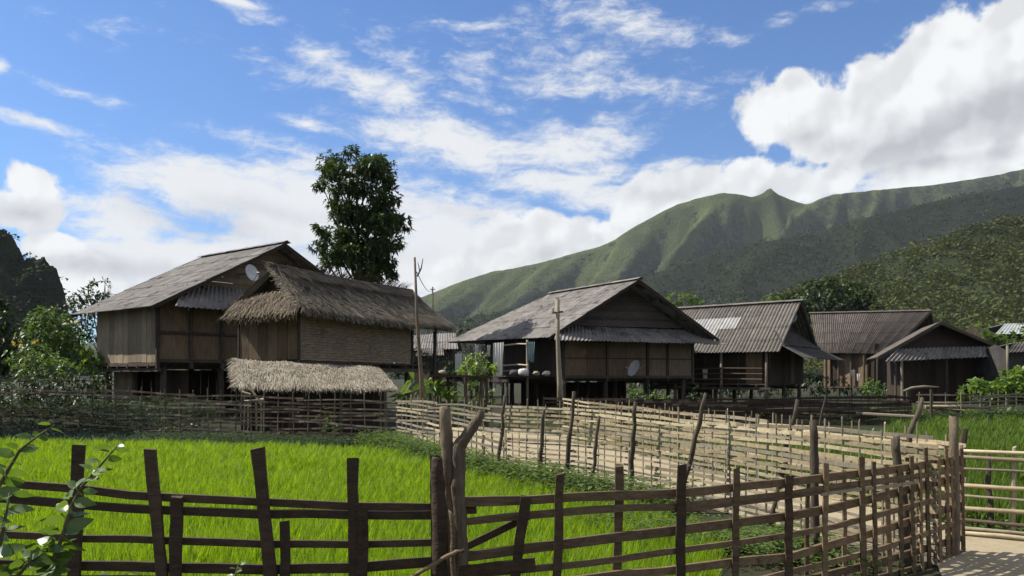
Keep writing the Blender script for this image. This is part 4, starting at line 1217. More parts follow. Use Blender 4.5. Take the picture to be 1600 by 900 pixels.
MB().beam(Ph(0, .03, (HF + HE) / 2 + .3), Ph(HL, .03, (HF + HE) / 2 + .3), HE - HF + .5, .03, (0, 0, 1), 0, 1).build('wall', M['plank_brown'], th_)
band_wall('woven_wall', .1, HL - .05, HF, HE + .25, 21, th_, lambda s, o, z: Ph(s, o - .01, z))
boards_vertical(th_, Ph(0, HW, 0), Ph(0, 0, 0), HF, HE + .6, .42, 'plank_brown')
MB().beam(Ph(0, HW, (HF + HE) / 2 + .3), Ph(HL, HW, (HF + HE) / 2 + .3), HE - HF + .5, .03, (0, 0, 1), 0, 1).build('back_wall', M['plank_dark'], th_)
MB().beam(Ph(HL, 0, (HF + HE) / 2 + .3), Ph(HL, HW, (HF + HE) / 2 + .3), HE - HF + .5, .03, (0, 0, 1), 0, 1).build('back_wall', M['plank_dark'], th_)
for s, w in ((0, -.04), (HL, -.04), (0, HW + .04)):
    MB().beam(Ph(s, w, HF - .2), Ph(s, w, HE + .3), .09, .06, tuple(dv), .05, 2).build('wall_post', M['beam'], th_)
floor_deck(th_, lambda a, b_, z: Ph(b_, a, z), -.1, HW + .1, -.2, HL + .9, HF - .02, joists=7)
frame_posts(th_, lambda a, b_, z: Ph(b_, a, z), (.1, HW - .1), (.2, 2.3, 4.4, 6.5), HF, HF - .05, .11)
frame_posts(th_, lambda a, b_, z: Ph(b_, a, z), (-.25, HW - .1), (8.0,), HF, HE, .08)

# ---------- low pale-thatched shed before it
sh0 = Vector((-6.2, 22.6, 0))
ts = thing('thatched_shed', 'low shed with pale straw roof just behind the far woven fence', 'shed', sh0)
TL, TR = at(369, 562, 23.6), at(590, 573, 23.9); EL, ER = at(374, 603, 22.1), at(617, 605, 22.3)
def shed_front(u, v):
    e = EL.lerp(ER, u) ; t_ = TL.lerp(TR, u)
    bump = .05 * math.sin(min(1, max(0, (u - .38) * 9)) * math.pi / 2) * (1 if u < .62 else 1)
    p = e.lerp(t_, v); p.z += .03 * math.sin(math.pi * v) + .012 * math.sin(u * 23) - (bump * .35)
    return p
def shed_back(u, v):
    t_ = TL.lerp(TR, u); p = (t_ + Vector((.25, 1.15, -.55))).lerp(t_, v); p.z += .03; return p
slab(shed_front, 12, 3, .09).build('roof', M['thatch_core'], ts)
slab(shed_back, 8, 2, .09).build('roof', M['thatch_core'], ts)
straw('thatch', ts, 'thatch_pale', shed_front, 8000, .32, .017, 11, .03, cross=.16)
straw('eave_fringe', ts, 'thatch_pale', lambda u, v: shed_front(u, v * .08), 1100, .22, .018, 12, .01, .5)
straw('eave_fringe', ts, 'thatch_pale', lambda u, v: shed_front(v * .02, u), 260, .26, .022, 13, .03, .5, cross=.6)
straw('thatch', ts, 'thatch_pale', shed_back, 900, .34, .026, 14, .05)
for i, u in enumerate((.04, .33, .66, .95)):
    for v, zt in ((.12, None), (.95, None)):
        p = shed_front(u, v)
        MB().tube([(p.x, p.y, 0), (p.x + .02, p.y, p.z * .5), (p.x, p.y, p.z - .1)], [.055, .05, .045], 7).build('post', M['bark'], ts)
for v in (.12, .95):
    a, c = shed_front(.0, v), shed_front(1, v)
    MB().tube([a - Vector((0, 0, .16)), c - Vector((0, 0, .16))], .035, 6).build('purlin', M['beam'], ts)
boards_vertical(ts, Vector((shed_front(.05, .3).x, 22.75, 0)), Vector((shed_front(.96, .3).x, 23.0, 0)), 0, 1.25, .32, 'plank_dark', name='wall_board')
# broken struts and pale logs at its left end
ub = random.Random(3)
tb = thing('stick_pile', 'bleached sticks and stakes leaning at the left end of the low shed', 'sticks', at(395, 660, 21.9) * 1)
for (x0, y0, x1, y1, rr) in ((388, 600, 408, 632, .04), (382, 628, 412, 624, .045), (388, 628, 388, 668, .03), (400, 625, 401, 672, .035), (408, 628, 408, 674, .03), (378, 612, 392, 616, .03)):
    MB().tube([at(x0, y0, 21.75), at((x0 + x1) / 2 + ub.uniform(-1, 1), (y0 + y1) / 2, 21.75), at(x1, y1, 21.75)], [rr, rr * .9, rr * .8], 6).build('stick', M['bamboo_pale'], tb)

# ---------- middle house
Pf, A, B = local((1.75, 40, 0), (.92, .39))
t = thing('stilt_house', 'middle stilt house with boarded gable facing the field and open porch on its left', 'house', Pf(5, 4.5, 0), 'stilt houses')
Wg, EZ, RZ, FZ = 10.3, 3.62, 6.75, 1.62
slope = (RZ - EZ) / (Wg / 2)
def Pm(a, b_, z): return Pf(a - .12 * b_, b_, z)
roof_slope(t, Pm(0, -.2, EZ), Pm(-.2, 11.2, EZ + .22), Pm(Wg / 2, -.35, RZ), Pm(Wg / 2 - .4, 7.6, RZ - .06), 8, 5, 'roof_grey', 5, .022)
roof_slope(t, Pm(Wg + .1, -.2, EZ + .1), Pm(Wg, 11.2, EZ), Pm(Wg / 2, -.35, RZ), Pm(Wg / 2 - .4, 7.6, RZ - .06), 8, 4, 'roof_grey', 5, .022)
ridge_cap(t, Pm(Wg / 2, -.4, RZ + .04), Pm(Wg / 2 - .4, 7.6, RZ), 'roof_grey', 7)
barge(t, Pm(0, -.16, EZ - .07), Pm(Wg / 2, -.31, RZ - .07)); barge(t, Pm(Wg + .1, -.16, EZ + .02), Pm(Wg / 2, -.31, RZ - .07))
MB().add([Pm(-.2, 11.2, EZ + .15), Pm(Wg, 11.2, EZ), Pm(Wg / 2 - .4, 7.6, RZ - .1), Pm(-.2, 11.3, EZ + .19), Pm(Wg, 11.3, EZ + .04), Pm(Wg / 2 - .4, 7.7, RZ - .06)], [(0, 2, 1), (3, 4, 5), (0, 1, 4, 3), (1, 2, 5, 4), (2, 0, 3, 5)]).build('back_hip', M['roof_grey'], t)
gable_boards(t, Pm, Wg, .95, EZ + .72, RZ, slope, .22, .16, 'weatherboard')
roof_slope(t, Pm(-.1, -.85, EZ - .16), Pm(Wg - 1.5, -.75, EZ - .20), Pm(1.15, .92, EZ + .70), Pm(Wg - 1.2, .92, EZ + .62), 8, 1, 'roof_grey', 5, .036, name='skirt_sheet')
roof_slope(t, Pm(Wg - 1.5, -.9, EZ - .24), Pm(Wg + .35, -.6, EZ - .20), Pm(Wg - 1.2, .92, EZ + .62), Pm(Wg - .6, .92, EZ + .3), 2, 1, 'roof_brown', 5, .03, name='skirt_sheet')
boards_vertical(t, Pm(1.5, .95, 0), Pm(Wg - .75, .95, 0), FZ, EZ + .62, 1.28, 'plank_brown', name='wall_panel', jit=.01, mats=['plank_brown', 'plank_brown', 'gable_pale'])
boards_vertical(t, Pm(1.5, 9.5, 0), Pm(1.5, .95, 0), FZ, EZ + .7, .5, 'plank_dark')
MB().beam(Pm(Wg - .75, .95, (FZ + EZ) / 2 + .2), Pm(Wg - .75, 9.5, (FZ + EZ) / 2 + .2), EZ - FZ + .4, .03, (0, 0, 1), 0, 1).build('back_wall', M['plank_dark'], t)
MB().beam(Pm(1.5, 9.5, (FZ + EZ) / 2 + .2), Pm(Wg - .75, 9.5, (FZ + EZ) / 2 + .2), EZ - FZ + .4, .03, (0, 0, 1), 0, 1).build('back_wall', M['plank_dark'], t)
for a in (1.5, 4.1, 6.6, 7.9, Wg - .75):
    MB().beam(Pm(a, .88, 0 if a in (1.5, 6.6) else FZ - .2), Pm(a, .88, EZ + .6), .13, .1, tuple(A), .04, 2).build('wall_post', M['beam'], t)
MB().beam(Pm(1.4, .86, FZ + .02), Pm(Wg - .7, .86, FZ + .02), .16, .07, (0, 0, 1), .05, 3).build('sill_beam', M['beam'], t)
MB().beam(Pm(1.4, .87, FZ + 1.0), Pm(Wg - .7, .87, FZ + 1.0), .05, .04, (0, 0, 1), .05, 3).build('wall_rail', M['beam'], t)
floor_deck(t, Pm, 1.5, Wg - .8, 1, 9.5, FZ - .02, joists=8)
frame_posts(t, Pm, (1.7, 4.2, 6.7, 9.2), (1.2, 3.9, 6.6, 9.2), FZ, FZ - .05, .13)
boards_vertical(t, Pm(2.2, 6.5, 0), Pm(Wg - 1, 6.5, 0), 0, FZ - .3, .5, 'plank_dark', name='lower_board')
# open porch along the left side
floor_deck(t, Pm, -1.5, 1.45, 1.4, 8.8, FZ + .08, joists=7)
frame_posts(t, Pm, (-.05,), (1.8, 4.4, 7.6), FZ, EZ - .05, .07, 'bamboo_grey')
frame_posts(t, Pm, (-1.3,), (1.6, 3.4, 5.6, 8.4), FZ, FZ, .07, 'beam')
for z, mt in ((FZ + 1.72, 'bamboo_pale'), (FZ + .62, 'bamboo_pale'), (FZ + .32, 'bamboo_grey')):
    MB().tube([Pm(-.1, 1.6, z), Pm(-.12, 2.6, z + .05), Pm(-.1, 4.4, z + .02)], .04, 6).build('porch_rail', M[mt], t)
for b_ in (1.62, 4.3):
    MB().tube([Pm(-.1, b_, FZ), Pm(-.1, b_ + .03, FZ + 1.75)], .045, 6).build('porch_rail', M['bamboo_grey'], t)
dish('satellite_dish', 'oval pale satellite dish low on the front wall of the middle house', at(990, 575, 41.6), (-.80, -.45, .40), .46, Pm(6.5, .9, 2.3))

# ---------- corrugated house right of it
Pf, A, B = local((14.45, 43.0, 0), (.6, .8))
t = thing('stilt_house', 'stilt house with brown corrugated roof, a pale patched area and a drooping gable skirt', 'house', Pf(3.8, 4.0, 0), 'stilt houses')
Wg, EZ, RZ, FZ = 7.6, 3.02, 6.02, 1.25
slope = (RZ - EZ) / (Wg / 2)
odd = {(i, j): 'roof_pale' for i in (4, 5) for j in (1, 2)}
odd[(3, 2)] = 'roof_pale'
roof_slope(t, Pf(0, 0, EZ), Pf(-.1, 8.3, EZ), Pf(3.8, 0, RZ), Pf(3.8, 8.3, RZ - .05), 8, 4, 'roof_brown', 5, .040, odd=odd)
roof_slope(t, Pf(7.6, 0, EZ), Pf(7.6, 8.3, EZ), Pf(3.8, 0, RZ), Pf(3.8, 8.3, RZ - .05), 8, 3, 'roof_brown', 5, .036)
ridge_cap(t, Pf(3.8, -.05, RZ + .05), Pf(3.8, 8.3, RZ), 'roof_brown', 8)
barge(t, Pf(0, .04, EZ - .06), Pf(3.8, .04, RZ - .06)); barge(t, Pf(7.6, .04, EZ - .06), Pf(3.8, .04, RZ - .06))
gable_boards(t, Pf, Wg, .8, EZ + .6, RZ, slope, .2, .3, 'plank_dark')
# sweeping skirt: two courses, the lower one flatter
roof_slope(t, Pf(.35, -.1, EZ + .35), Pf(7.3, -.1, EZ + .35), Pf(1.3, .78, EZ + 1.25), Pf(6.5, .78, EZ + 1.25), 6, 1, 'roof_dark_shade', 5, .03, name='skirt_sheet')
roof_slope(t, Pf(-.2, -1.35, EZ - .38), Pf(8.0, -1.35, EZ - .38), Pf(.3, -.02, EZ + .32), Pf(7.35, -.02, EZ + .32), 6, 1, 'roof_dark_shade', 5, .03, name='skirt_sheet')
boards_vertical(t, Pf(.8, 7.6, 0), Pf(.8, 2.6, 0), FZ, EZ + .4, .5, 'plank_dark')
boards_vertical(t, Pf(.8, 2.6, 0), Pf(.8, .8, 0), FZ + .05, EZ + .4, .45, 'plank_brown', mats=['plank_dark', 'plank_brown'])
boards_vertical(t, Pf(.8, .8, 0), Pf(6.8, .8, 0), FZ, EZ + .5, .6, 'plank_dark', mats=['plank_dark', 'plank_brown', 'plank_dark'])
floor_deck(t, Pf, .2, 6.8, .8, 8, FZ, joists=7)
frame_posts(t, Pf, (.25,), (.8, 3.4, 6.2), FZ, EZ, .08, 'bamboo_grey')
frame_posts(t, Pf, (.9, 3.8, 6.6), (1, 4, 7), FZ, FZ - .05, .12)
for z in (FZ + .25, FZ + .55, FZ + .85):
    MB().tube([Pf(.15, 1.0, z), Pf(.12, 3.0, z + .03), Pf(.15, 6.2, z)], .035, 6).build('porch_rail', M['bamboo_old'], t)
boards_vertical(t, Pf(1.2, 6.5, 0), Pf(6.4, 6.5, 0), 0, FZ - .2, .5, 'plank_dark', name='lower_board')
dish('satellite_dish', 'small pale satellite dish on the dark gable of the corrugated house', Pf(3.0, .35, 5.05), (-.35, -.85, .40), .36, Pf(3.3, .78, 4.9))

# ---------- reddish roof beyond
Pf, A, B = local((31.6, 56.5, 0), (.6, .8))
PR = at(1455, 486, 61.5); PL = at(1266, 490, 66.0); ERr = at(1388, 553, 58.0); ELr = at(1278, 551, 61.5)
t = thing('stilt_house', 'house with dark reddish corrugated roof between the patched roof and the low gable', 'house', (ERr.x, ERr.y + 3, 0), 'stilt houses')
roof_slope(t, ELr, ERr, PL, PR, 10, 4, 'roof_red', 5, .042)
bk = Vector((5.0, 5.0, 0))
roof_slope(t, ELr + bk * 1.1 + Vector((3, 3, 0)), ERr + bk * 1.1 + Vector((3, 3, 0)), PL, PR, 5, 2, 'roof_red', 5, .04)
ridge_cap(t, PL + Vector((0, 0, .05)), PR + Vector((0, 0, .05)), 'roof_red', 9)
barge(t, ERr - Vector((0, .05, .08)), PR - Vector((0, .05, .08)))
w0, w1 = ELr + Vector((.8, .9, 0)), ERr + Vector((-.6, .9, 0))
boards_vertical(t, w0, w1, .9, ELr.z + .1, .6, 'plank_dark', mats=['plank_dark', 'plank_dark', 'plank_brown'])
boards_vertical(t, w1, w1 + Vector((5.5, 5.5, 0)), .9, ELr.z + .6, .8, 'plank_dark')
for k in range(5):
    p = w0.lerp(w1, k / 4); MB().tube([(p.x, p.y - .5, 0), (p.x, p.y - .5, ELr.z)], .09, 7).build('post', M['beam'], t)
MB().prism([(w0.x, w0.y - .7), (w1.x, w1.y - .7), (w1.x + 5, w1.y + 5), (w0.x + 5, w0.y + 5)], .82, .9).build('floor', M['beam'], t)

# ---------- low gable house at right with striped skirt
PK = at(1470, 503, 50.0); LE = at(1372, 558, 48.6); RE = at(1572, 546, 51.5)
t = thing('low_house', 'low dark house at right with gable over a striped corrugated awning', 'house', (PK.x, PK.y + 3, 0), 'stilt houses')
bkv = Vector((2.2, 6.5, 0))
roof_slope(t, LE, LE + bkv, PK, PK + bkv, 5, 3, 'roof_red', 5, .035)
roof_slope(t, RE, RE + bkv, PK, PK + bkv, 5, 3, 'roof_red', 5, .035)
barge(t, LE - Vector((0, .04, .06)), PK - Vector((0, .04, .06)), 'beam', .2); barge(t, RE - Vector((0, .04, .06)), PK - Vector((0, .04, .06)), 'bamboo_old', .2)
axr = (RE - LE); axr.z = 0; axr.normalize()
gl, gr = at(1392, 547, 49.9), at(1556, 542, 52.2)
MB().add([gl, gr, PK + Vector((.1, 1.0, -.15)), gl + Vector((0, .05, 0)), gr + Vector((0, .05, 0)), PK + Vector((.1, 1.05, -.15))], [(0, 1, 2), (3, 5, 4), (0, 3, 4, 1), (1, 4, 5, 2), (2, 5, 3, 0)]).build('gable_wall', M['plank_dark'], t)
roof_slope(t, at(1383, 565, 48.0), at(1552, 557, 50.6), at(1402, 545, 49.2), at(1548, 541, 51.4), 6, 1, 'roof_grey', 4, .060, name='awning_sheet')
MB().beam(at(1550, 546, 50.7), at(1566, 551, 50.6), .5, .03, (0.3, -.4, .6), .03, 1).build('loose_sheet', M['roof_pale'], t)
wl, wr = at(1408, 600, 50.4), at(1556, 600, 52.6)
boards_vertical(t, wl, wr, 0, 3.1, .55, 'plank_dark', mats=['plank_dark'])
boards_vertical(t, wl + bkv, wl, 0, 3.0, .7, 'plank_dark')
boards_vertical(t, wr, wr + bkv, 0, 3.0, .7, 'plank_dark')
for px, Y, mt in ((1410, 48.4, 'bamboo_grey'), (1400, 48.6, 'beam'), (1480, 49.6, 'beam'), (1548, 50.8, 'beam')):
    p = at(px, 600, Y); MB().tube([(p.x, p.y, 0), (p.x - .05, p.y, 2.75)], .08, 7).build('post', M[mt], t)

# ---------- small roofs further off
def far_hut(label, pl, pr, el_, er_, mat, group='small far roofs', wallm='plank_dark', name='far_house', nu=5):
    t = thing(name, label, 'house', ((el_.x + er_.x) / 2, (el_.y + er_.y) / 2 + 2, 0), group)
    roof_slope(t, el_, er_, pl, pr, nu, 2, mat, 4, .04)
    off = Vector((0, 2 * (pl.y - el_.y), 0))
    roof_slope(t, el_ + off, er_ + off, pl, pr, nu, 2, mat, 4, .04)
    boards_vertical(t, el_ + Vector((.5, .7, 0)), er_ + Vector((-.5, .7, 0)), 0, el_.z + .2, .9, wallm)
    boards_vertical(t, el_ + Vector((.5, .7, 0)) + off * .8, el_ + Vector((.5, .7, 0)), 0, el_.z + .2, .9, wallm)
    boards_vertical(t, er_ + Vector((-.5, .7, 0)), er_ + Vector((-.5, .7, 0)) + off * .8, 0, el_.z + .2, .9, wallm)
    for e_, s in ((el_, 1), (er_, -1)):
        c = e_ + Vector((s * .5, 0, 0)); pk = (pl if s == 1 else pr)
        a0, a1, a2 = c + Vector((0, .7, .1)), c + off * .93 + Vector((0, 0, .1)), Vector((c.x, pk.y, pk.z - .1))
        MB().add([a0, a1, a2, a0 + Vector((s * .05, 0, 0)), a1 + Vector((s * .05, 0, 0)), a2 + Vector((s * .05, 0, 0))], [(0, 1, 2), (5, 4, 3), (0, 3, 4, 1), (1, 4, 5, 2), (2, 5, 3, 0)]).build('gable_wall', M[wallm], t)
    return t
far_hut('small grey roofed house glimpsed between the thatched hut and middle house', at(640, 524, 68), at(712, 520, 66), at(628, 548, 65), at(716, 545, 63), 'roof_grey')
far_hut('lower pale roof peeping beneath the thatch overhang beside the utility pole', at(655, 545, 52), at(692, 543, 51), at(648, 556, 50), at(694, 555, 49), 'roof_brown', nu=3)
far_hut('small dark roofed shed at the right picture edge above the vines', at(1585, 536, 50), at(1680, 528, 50), at(1572, 551, 48), at(1690, 545, 48), 'roof_red', wallm='roof_dark_shade')
far_hut('pale grey metal roof among the far right bushes', at(1570, 506, 95), at(1660, 503, 95), at(1555, 522, 90), at(1672, 521, 90), 'roof_green')

# ------------------------------------------------------------------ poles, wires, clutter
def pole(label, pb, pt, Y, r0, r1, mat='bark_pale', lean=0):
    b0 = at(pb[0], pb[1], Y); b0.z = 0; tp_ = at(pt[0], pt[1], Y)
    t = thing('utility_pole', label, 'pole', b0, 'tall poles in the village')
    MB().tube([b0, b0.lerp(tp_, .3) + Vector((.02, 0, 0)), b0.lerp(tp_, .65) + Vector((-.02, 0, 0)), tp_], [r0, r0 * .95, r0 * .7, r1], 8).build('pole', M[mat], t, True)
    return t
t = pole('tall thin grey pole with twig-like fork at its tip beside the thatched hut', (662, 640), (648, 402), 21.5, .062, .028, 'bark_grey')
MB().tube([at(652, 432, 21.5), at(658, 420, 21.5), at(661, 404, 21.5)], [.025, .02, .01], 5).build('fork_twig', M['bark_grey'], t)
MB().tube([at(656, 424, 21.5), at(653, 410, 21.5)], [.018, .008], 5).build('fork_twig', M['bark_grey'], t)
t = pole('sturdy pale pole with a short crosspiece before the middle house porch', (875, 640), (871, 468), 31.5, .115, .085, 'bamboo_grey')
MB().tube([at(862, 489, 31.45), at(880, 487, 31.45)], .035, 6).build('crosspiece', M['beam'], t)
MB().tube([at(864, 489, 31.4), at(864, 482, 31.4)], [.04, .03], 6).build('insulator', M['metal'], t)
t = pole('thin post standing at the right edge before the small dark shed', (1576, 610), (1574, 540), 44, .08, .07, 'bamboo_grey')
t = pole('thin far pole on the horizon just above the thatched hut', (678, 560), (676, 448), 70, .10, .06, 'bark_grey')
MB().tube([at(672, 452, 70), at(680, 452, 70)], .04, 5).build('crosspiece', M['beam'], t)
for lb, p0, p1 in (('upper overhead wire running from the left edge to the left house', at(-200, 434, 40), at(190, 459, 38)), ('lower overhead wire running from the left edge to the left house', at(-200, 444, 40), at(185, 466, 38)), ('thin wire hung from the forked pole towards the far ridge', at(651, 425, 21.5), at(677, 449, 70))):
    pts = []
    for i in range(11):
        f = i / 10; q = p0.lerp(p1, f); q.z -= .45 * 4 * f * (1 - f); pts.append(q)
    tag(MB().tube(pts, .012, 4).build('overhead_wire', M['wire']), lb, 'wire', 'overhead wires')

# dark table-like stand behind the pale fence
b0 = at(700, 640, 24.0); b0.z = 0
t = thing('wooden_stand', 'dark rough wooden drying stand behind the fence left of the middle house', 'stand', b0)
for px, Y in ((683, 24.6), (727, 23.6), (752, 24.2), (700, 25.5), (760, 25.6)):
    p = at(px, 600, Y); MB().tube([(p.x, p.y, 0), (p.x + .02, p.y, .8), (p.x, p.y, 1.62)], [.06, .055, .05], 7).build('leg', M['bark'], t)
for k in range(7):
    a = at(672, 582 + k * .6, 23.4 + k * .4); c = at(768, 588 + k * .2, 23.3 + k * .4)
    a.z = 1.66 + RH.uniform(-.02, .02); c.z = 1.62 + RH.uniform(-.02, .02)
    MB().beam(a, c, .30, .05, (0, 1, 0), .08, 3).build('top_board', M['plank_dark'], t)
def heap(name, label, cat, c, r, mat, grp=None, seed=0):
    c = Vector(c); rr = random.Random(seed); mb = MB(); n, m = 10, 6; vs = []; fs = []
    for i in range(m + 1):
        a = math.pi * i / m
        for j in range(n):
            th2 = 2 * math.pi * j / n
            k = r * (1 + rr.uniform(-.22, .22))
            vs.append((c.x + k * math.sin(a) * math.cos(th2) * 1.2, c.y + k * math.sin(a) * math.sin(th2), c.z + r * .7 + k * .75 * math.cos(a)))
    for i in range(m):
        for j in range(n): fs.append((i * n + j, i * n + (j + 1) % n, (i + 1) * n + (j + 1) % n, (i + 1) * n + j))
    o = MB().add(vs, fs).build(name, M[mat], None, True)
    return tag(o, label, cat, grp)
def cloth(label, pts_top, drop, mat, seed, grp='laundry on the porch', folds=4, name='hanging_cloth', amp=.07):
    p0, p1 = pts_top; rr = random.Random(seed); n, m = 16, 8; vs = []; fs = []
    d = (p1 - p0).normalized(); nr = Vector((d.y, -d.x, 0))
    for k in (0, 1):
        for i in range(n + 1):
            for j in range(m + 1):
                f = i / n; g = j / m
                q = p0.lerp(p1, f) + nr * (amp * math.sin(f * folds * 6.28 + seed + g) * (.3 + g)) + d * (-.10 * g * (f - .5))
                vs.append(q - Vector((0, 0, drop * g * (1 + .06 * math.sin(f * 9 + seed)))) + nr * .008 * k)
    o = (n + 1) * (m + 1)
    for i in range(n):
        for j in range(m):
            a = i * (m + 1) + j
            fs += [(a, a + m + 1, a + m + 2, a + 1), (o + a, o + a + 1, o + a + m + 2, o + a + m + 1)]
    return tag(MB().add(vs, fs).build(name, M[mat], None, True), label, 'cloth', grp)
cloth('long white cloth hanging from the porch eave down past the deck', (at(771, 536, 41.8), at(787, 535, 41.4)), 2.25, 'cloth_white', 1)
cloth('teal grey garment hanging at the porch post', (at(823, 534, 40.6), at(836, 534, 40.3)), 1.0, 'cloth_teal', 2)
for k, (px, py, m_, lb) in enumerate(((736, 540, 'cloth_dark', 'dark small garment, leftmost under the porch eave'), (745, 539, 'cloth_white', 'small white garment left of the pair under the porch eave'), (755, 540, 'cloth_dark', 'dark red small garment between the white ones under the porch eave'), (764, 539, 'cloth_white', 'small white garment nearest the long white cloth'))):
    cloth(lb, (at(px - 3, py, 43.5), at(px + 3, py, 43.4)), .55, m_, 5 + k, amp=.04, folds=2)
porchz = 1.70
def on_porch(px, Y): 
    p = at(px, 580, Y); p.z = porchz; return p
for k, (px, Y, r, m_, lb) in enumerate(((818, 40.3, .24, 'cloth_white', 'largest white bundle on the porch deck under the rail'), (838, 40.9, .16, 'bamboo_pale', 'small pale pot right of the white bundle on the porch deck'), (854, 41.3, .17, 'cloth_white', 'white bowl-shaped bundle near the utility pole on the deck'), (803, 41, .2, 'cloth_dark', 'dark bundle at the left end of the porch deck'))):
    heap('bundle', lb, 'bundle', on_porch(px, Y), r, m_, 'bundles on the porch', 30 + k)
p = at(692, 582, 24.3); p.z = 1.69
heap('bundle', 'pale bundle lying on the dark drying stand', 'bundle', p, .10, 'bamboo_grey', None, 44)
p = at(714, 566, 44.5); p.z = 0
cloth('crumpled white laundry piece hanging left of the potted bush', (at(711, 553, 43.8), at(722, 552, 43.6)), 1.0, 'cloth_white', 12, folds=3)
cloth('pale garment hanging on the corrugated house porch at left', (at(1098, 577, 46), at(1106, 576, 45.8)), .6, 'cloth_white', 15)
for k, (px, py, lb) in enumerate(((1276, 577, 'white rag hanging left under the patched roof skirt'), (1332, 578, 'white rag nearest the reddish house'), (1341, 584, 'narrow white cloth strip hanging beside the reddish house'))):
    cloth(lb, (at(px - 3, py, 47.5 + k), at(px + 3, py, 47.4 + k)), .45, 'cloth_white', 20 + k, 'rags hung under the right houses', 2, amp=.05)
def basket(label, c, r, h, mat='bamboo_old'):
    c = Vector(c); t = thing('basket', label, 'basket', c, 'baskets under the houses'); mb = MB(); n = 14
    prof = [(.0, .02), (.75, .02), (.9, .25), (1.0, .7), (.92, 1.0), (.86, 1.0), (.92, .7), (.8, .25), (0, .10)]
    vs = [(c.x + r * a * math.cos(2 * math.pi * j / n), c.y + r * a * math.sin(2 * math.pi * j / n), c.z + h * z) for a, z in prof for j in range(n)]
    fs = [(k * n + j, k * n + (j + 1) % n, (k + 1) * n + (j + 1) % n, (k + 1) * n + j) for k in range(len(prof) - 1) for j in range(n)]
    mb.add(vs, fs).build('body', M[mat], t)
    MB().tube([(c.x + r * .92 * math.cos(2 * math.pi * j / n), c.y + r * .92 * math.sin(2 * math.pi * j / n), c.z + h) for j in range(n + 1)], r * .06, 5).build('rim', M['bamboo_tan'], t)
basket('wide old basket under the front of the long roofed house', Pf0(3.0, .6), .42, .5)
basket('tall basket beside the first stilt of the long roofed house', Pf0(4.3, .4), .28, .6, 'bamboo_grey')
t = thing('firewood_stack', 'stack of split firewood under the long roofed house floor', 'firewood', Pf0(8.3, 1.0), None)
for k in range(26):
    q = Pf0(7.3 + (k % 6) * .34 + RH.uniform(-.05, .05), .9 + RH.uniform(-.06, .06)); q.z = .09 + .16 * (k // 6)
    MB().tube([q, q + Vector((-.55, .46, RH.uniform(-.02, .02)))], RH.uniform(.05, .085), 5).build('log', M[RH.choice(['bark', 'bamboo_grey', 'bark_grey'])], t)
# bent log on the stand at right
t = thing('bent_log', 'pale bent log resting across two stakes before the low house', 'log', at(1420, 660, 28).xy.to_3d())
MB().tube([at(1412, 611, 28), at(1425, 606, 28), at(1445, 604, 28), at(1467, 605, 28)], [.035, .05, .045, .025], 8).build('log', M['bamboo_grey'], t, True)
for px in (1418, 1455):
    p = at(px, 606, 28.1); MB().tube([(p.x, p.y, 0), (p.x, p.y, p.z - .05)], .05, 6).build('stake', M['bark'], t)
t = thing('stick_pile', 'stack of split firewood sticks beside the right back fence', 'sticks', at(1470, 655, 29.5).xy.to_3d())
for k in range(14):
    z = .06 + .08 * (k // 2); p = at(1448 + RH.uniform(-4, 4), 650, 29.8 + RH.uniform(-.15, .15)); q = at(1503 + RH.uniform(-6, 6), 650, 29.6 + RH.uniform(-.15, .15))
    p.z = z; q.z = z + RH.uniform(-.02, .02)
    MB().tube([p, q], RH.uniform(.03, .05), 5).build('stick', M[RH.choice(['bamboo_grey', 'bamboo_pale', 'bamboo_old'])], t)
for i, (bx_, by_, tx_, ty_, lb) in enumerate(((1280, 668, 1291, 618, 'thin leaning stake just above the pale fence, under the patched roof'), (1172, 668, 1176, 642, 'short stub stake above the pale fence'))):
    g0 = gp(bx_, by_); tp_ = at(tx_, ty_, g0.y)
    t = thing('fence_post', lb, 'post', g0, 'stakes in the back field')
    put_stick('pole', t, g0, tp_, .035, dark, r_)
for i, (px, w, lb) in enumerate(((1320, 1, 'long pale pole lying in the back field before the dark fence'),)):
    p = gp(1245, 660); q = gp(1430, 668); p.z = q.z = .35
    tag(MB().tube([p, p.lerp(q, .5) + Vector((0, 0, .05)), q], .05, 6).build('lying_pole', M['bamboo_grey']), lb, 'pole')

# ------------------------------------------------------------------ vegetation
# tall tree behind the thatched hut
TY = 46.0
tc_px = [(521, 262, 24), (546, 243, 14), (503, 286, 15), (590, 262, 26), (566, 256, 16), (612, 288, 17), (556, 292, 24), (528, 292, 18), (598, 312, 22), (620, 312, 12), (542, 330, 26), (518, 318, 12), (574, 340, 28), (606, 346, 26), (632, 350, 15), (548, 372, 28), (510, 372, 18), (494, 384, 13), (588, 382, 30), (622, 378, 16), (524, 398, 22), (556, 404, 24), (596, 412, 26), (612, 424, 15), (576, 424, 22), (512, 414, 12), (498, 356, 10)]
rt = random.Random(9)
clumps = []
for (px, py, r) in tc_px:
    for k in range(1 if r < 20 else 2):
        dy = rt.uniform(-1.5, 1.5)
        c, rad = pxc(px + rt.uniform(-5, 5), py + rt.uniform(-5, 5), r * rt.uniform(.9, 1.12), TY, dy)
        clumps.append((c, (rad, rad, rad * .82)))
tree('tall_tree', 'tall slender dark green tree rising behind the thatched hut against white cloud', 'tree', at(566, 0, TY).xy.to_3d(), clumps, M['leaf_tree'], 105, .31, 5, .26, at(560, 270, TY), droop=.30, wr=.36, sprig=7, shell=.3)

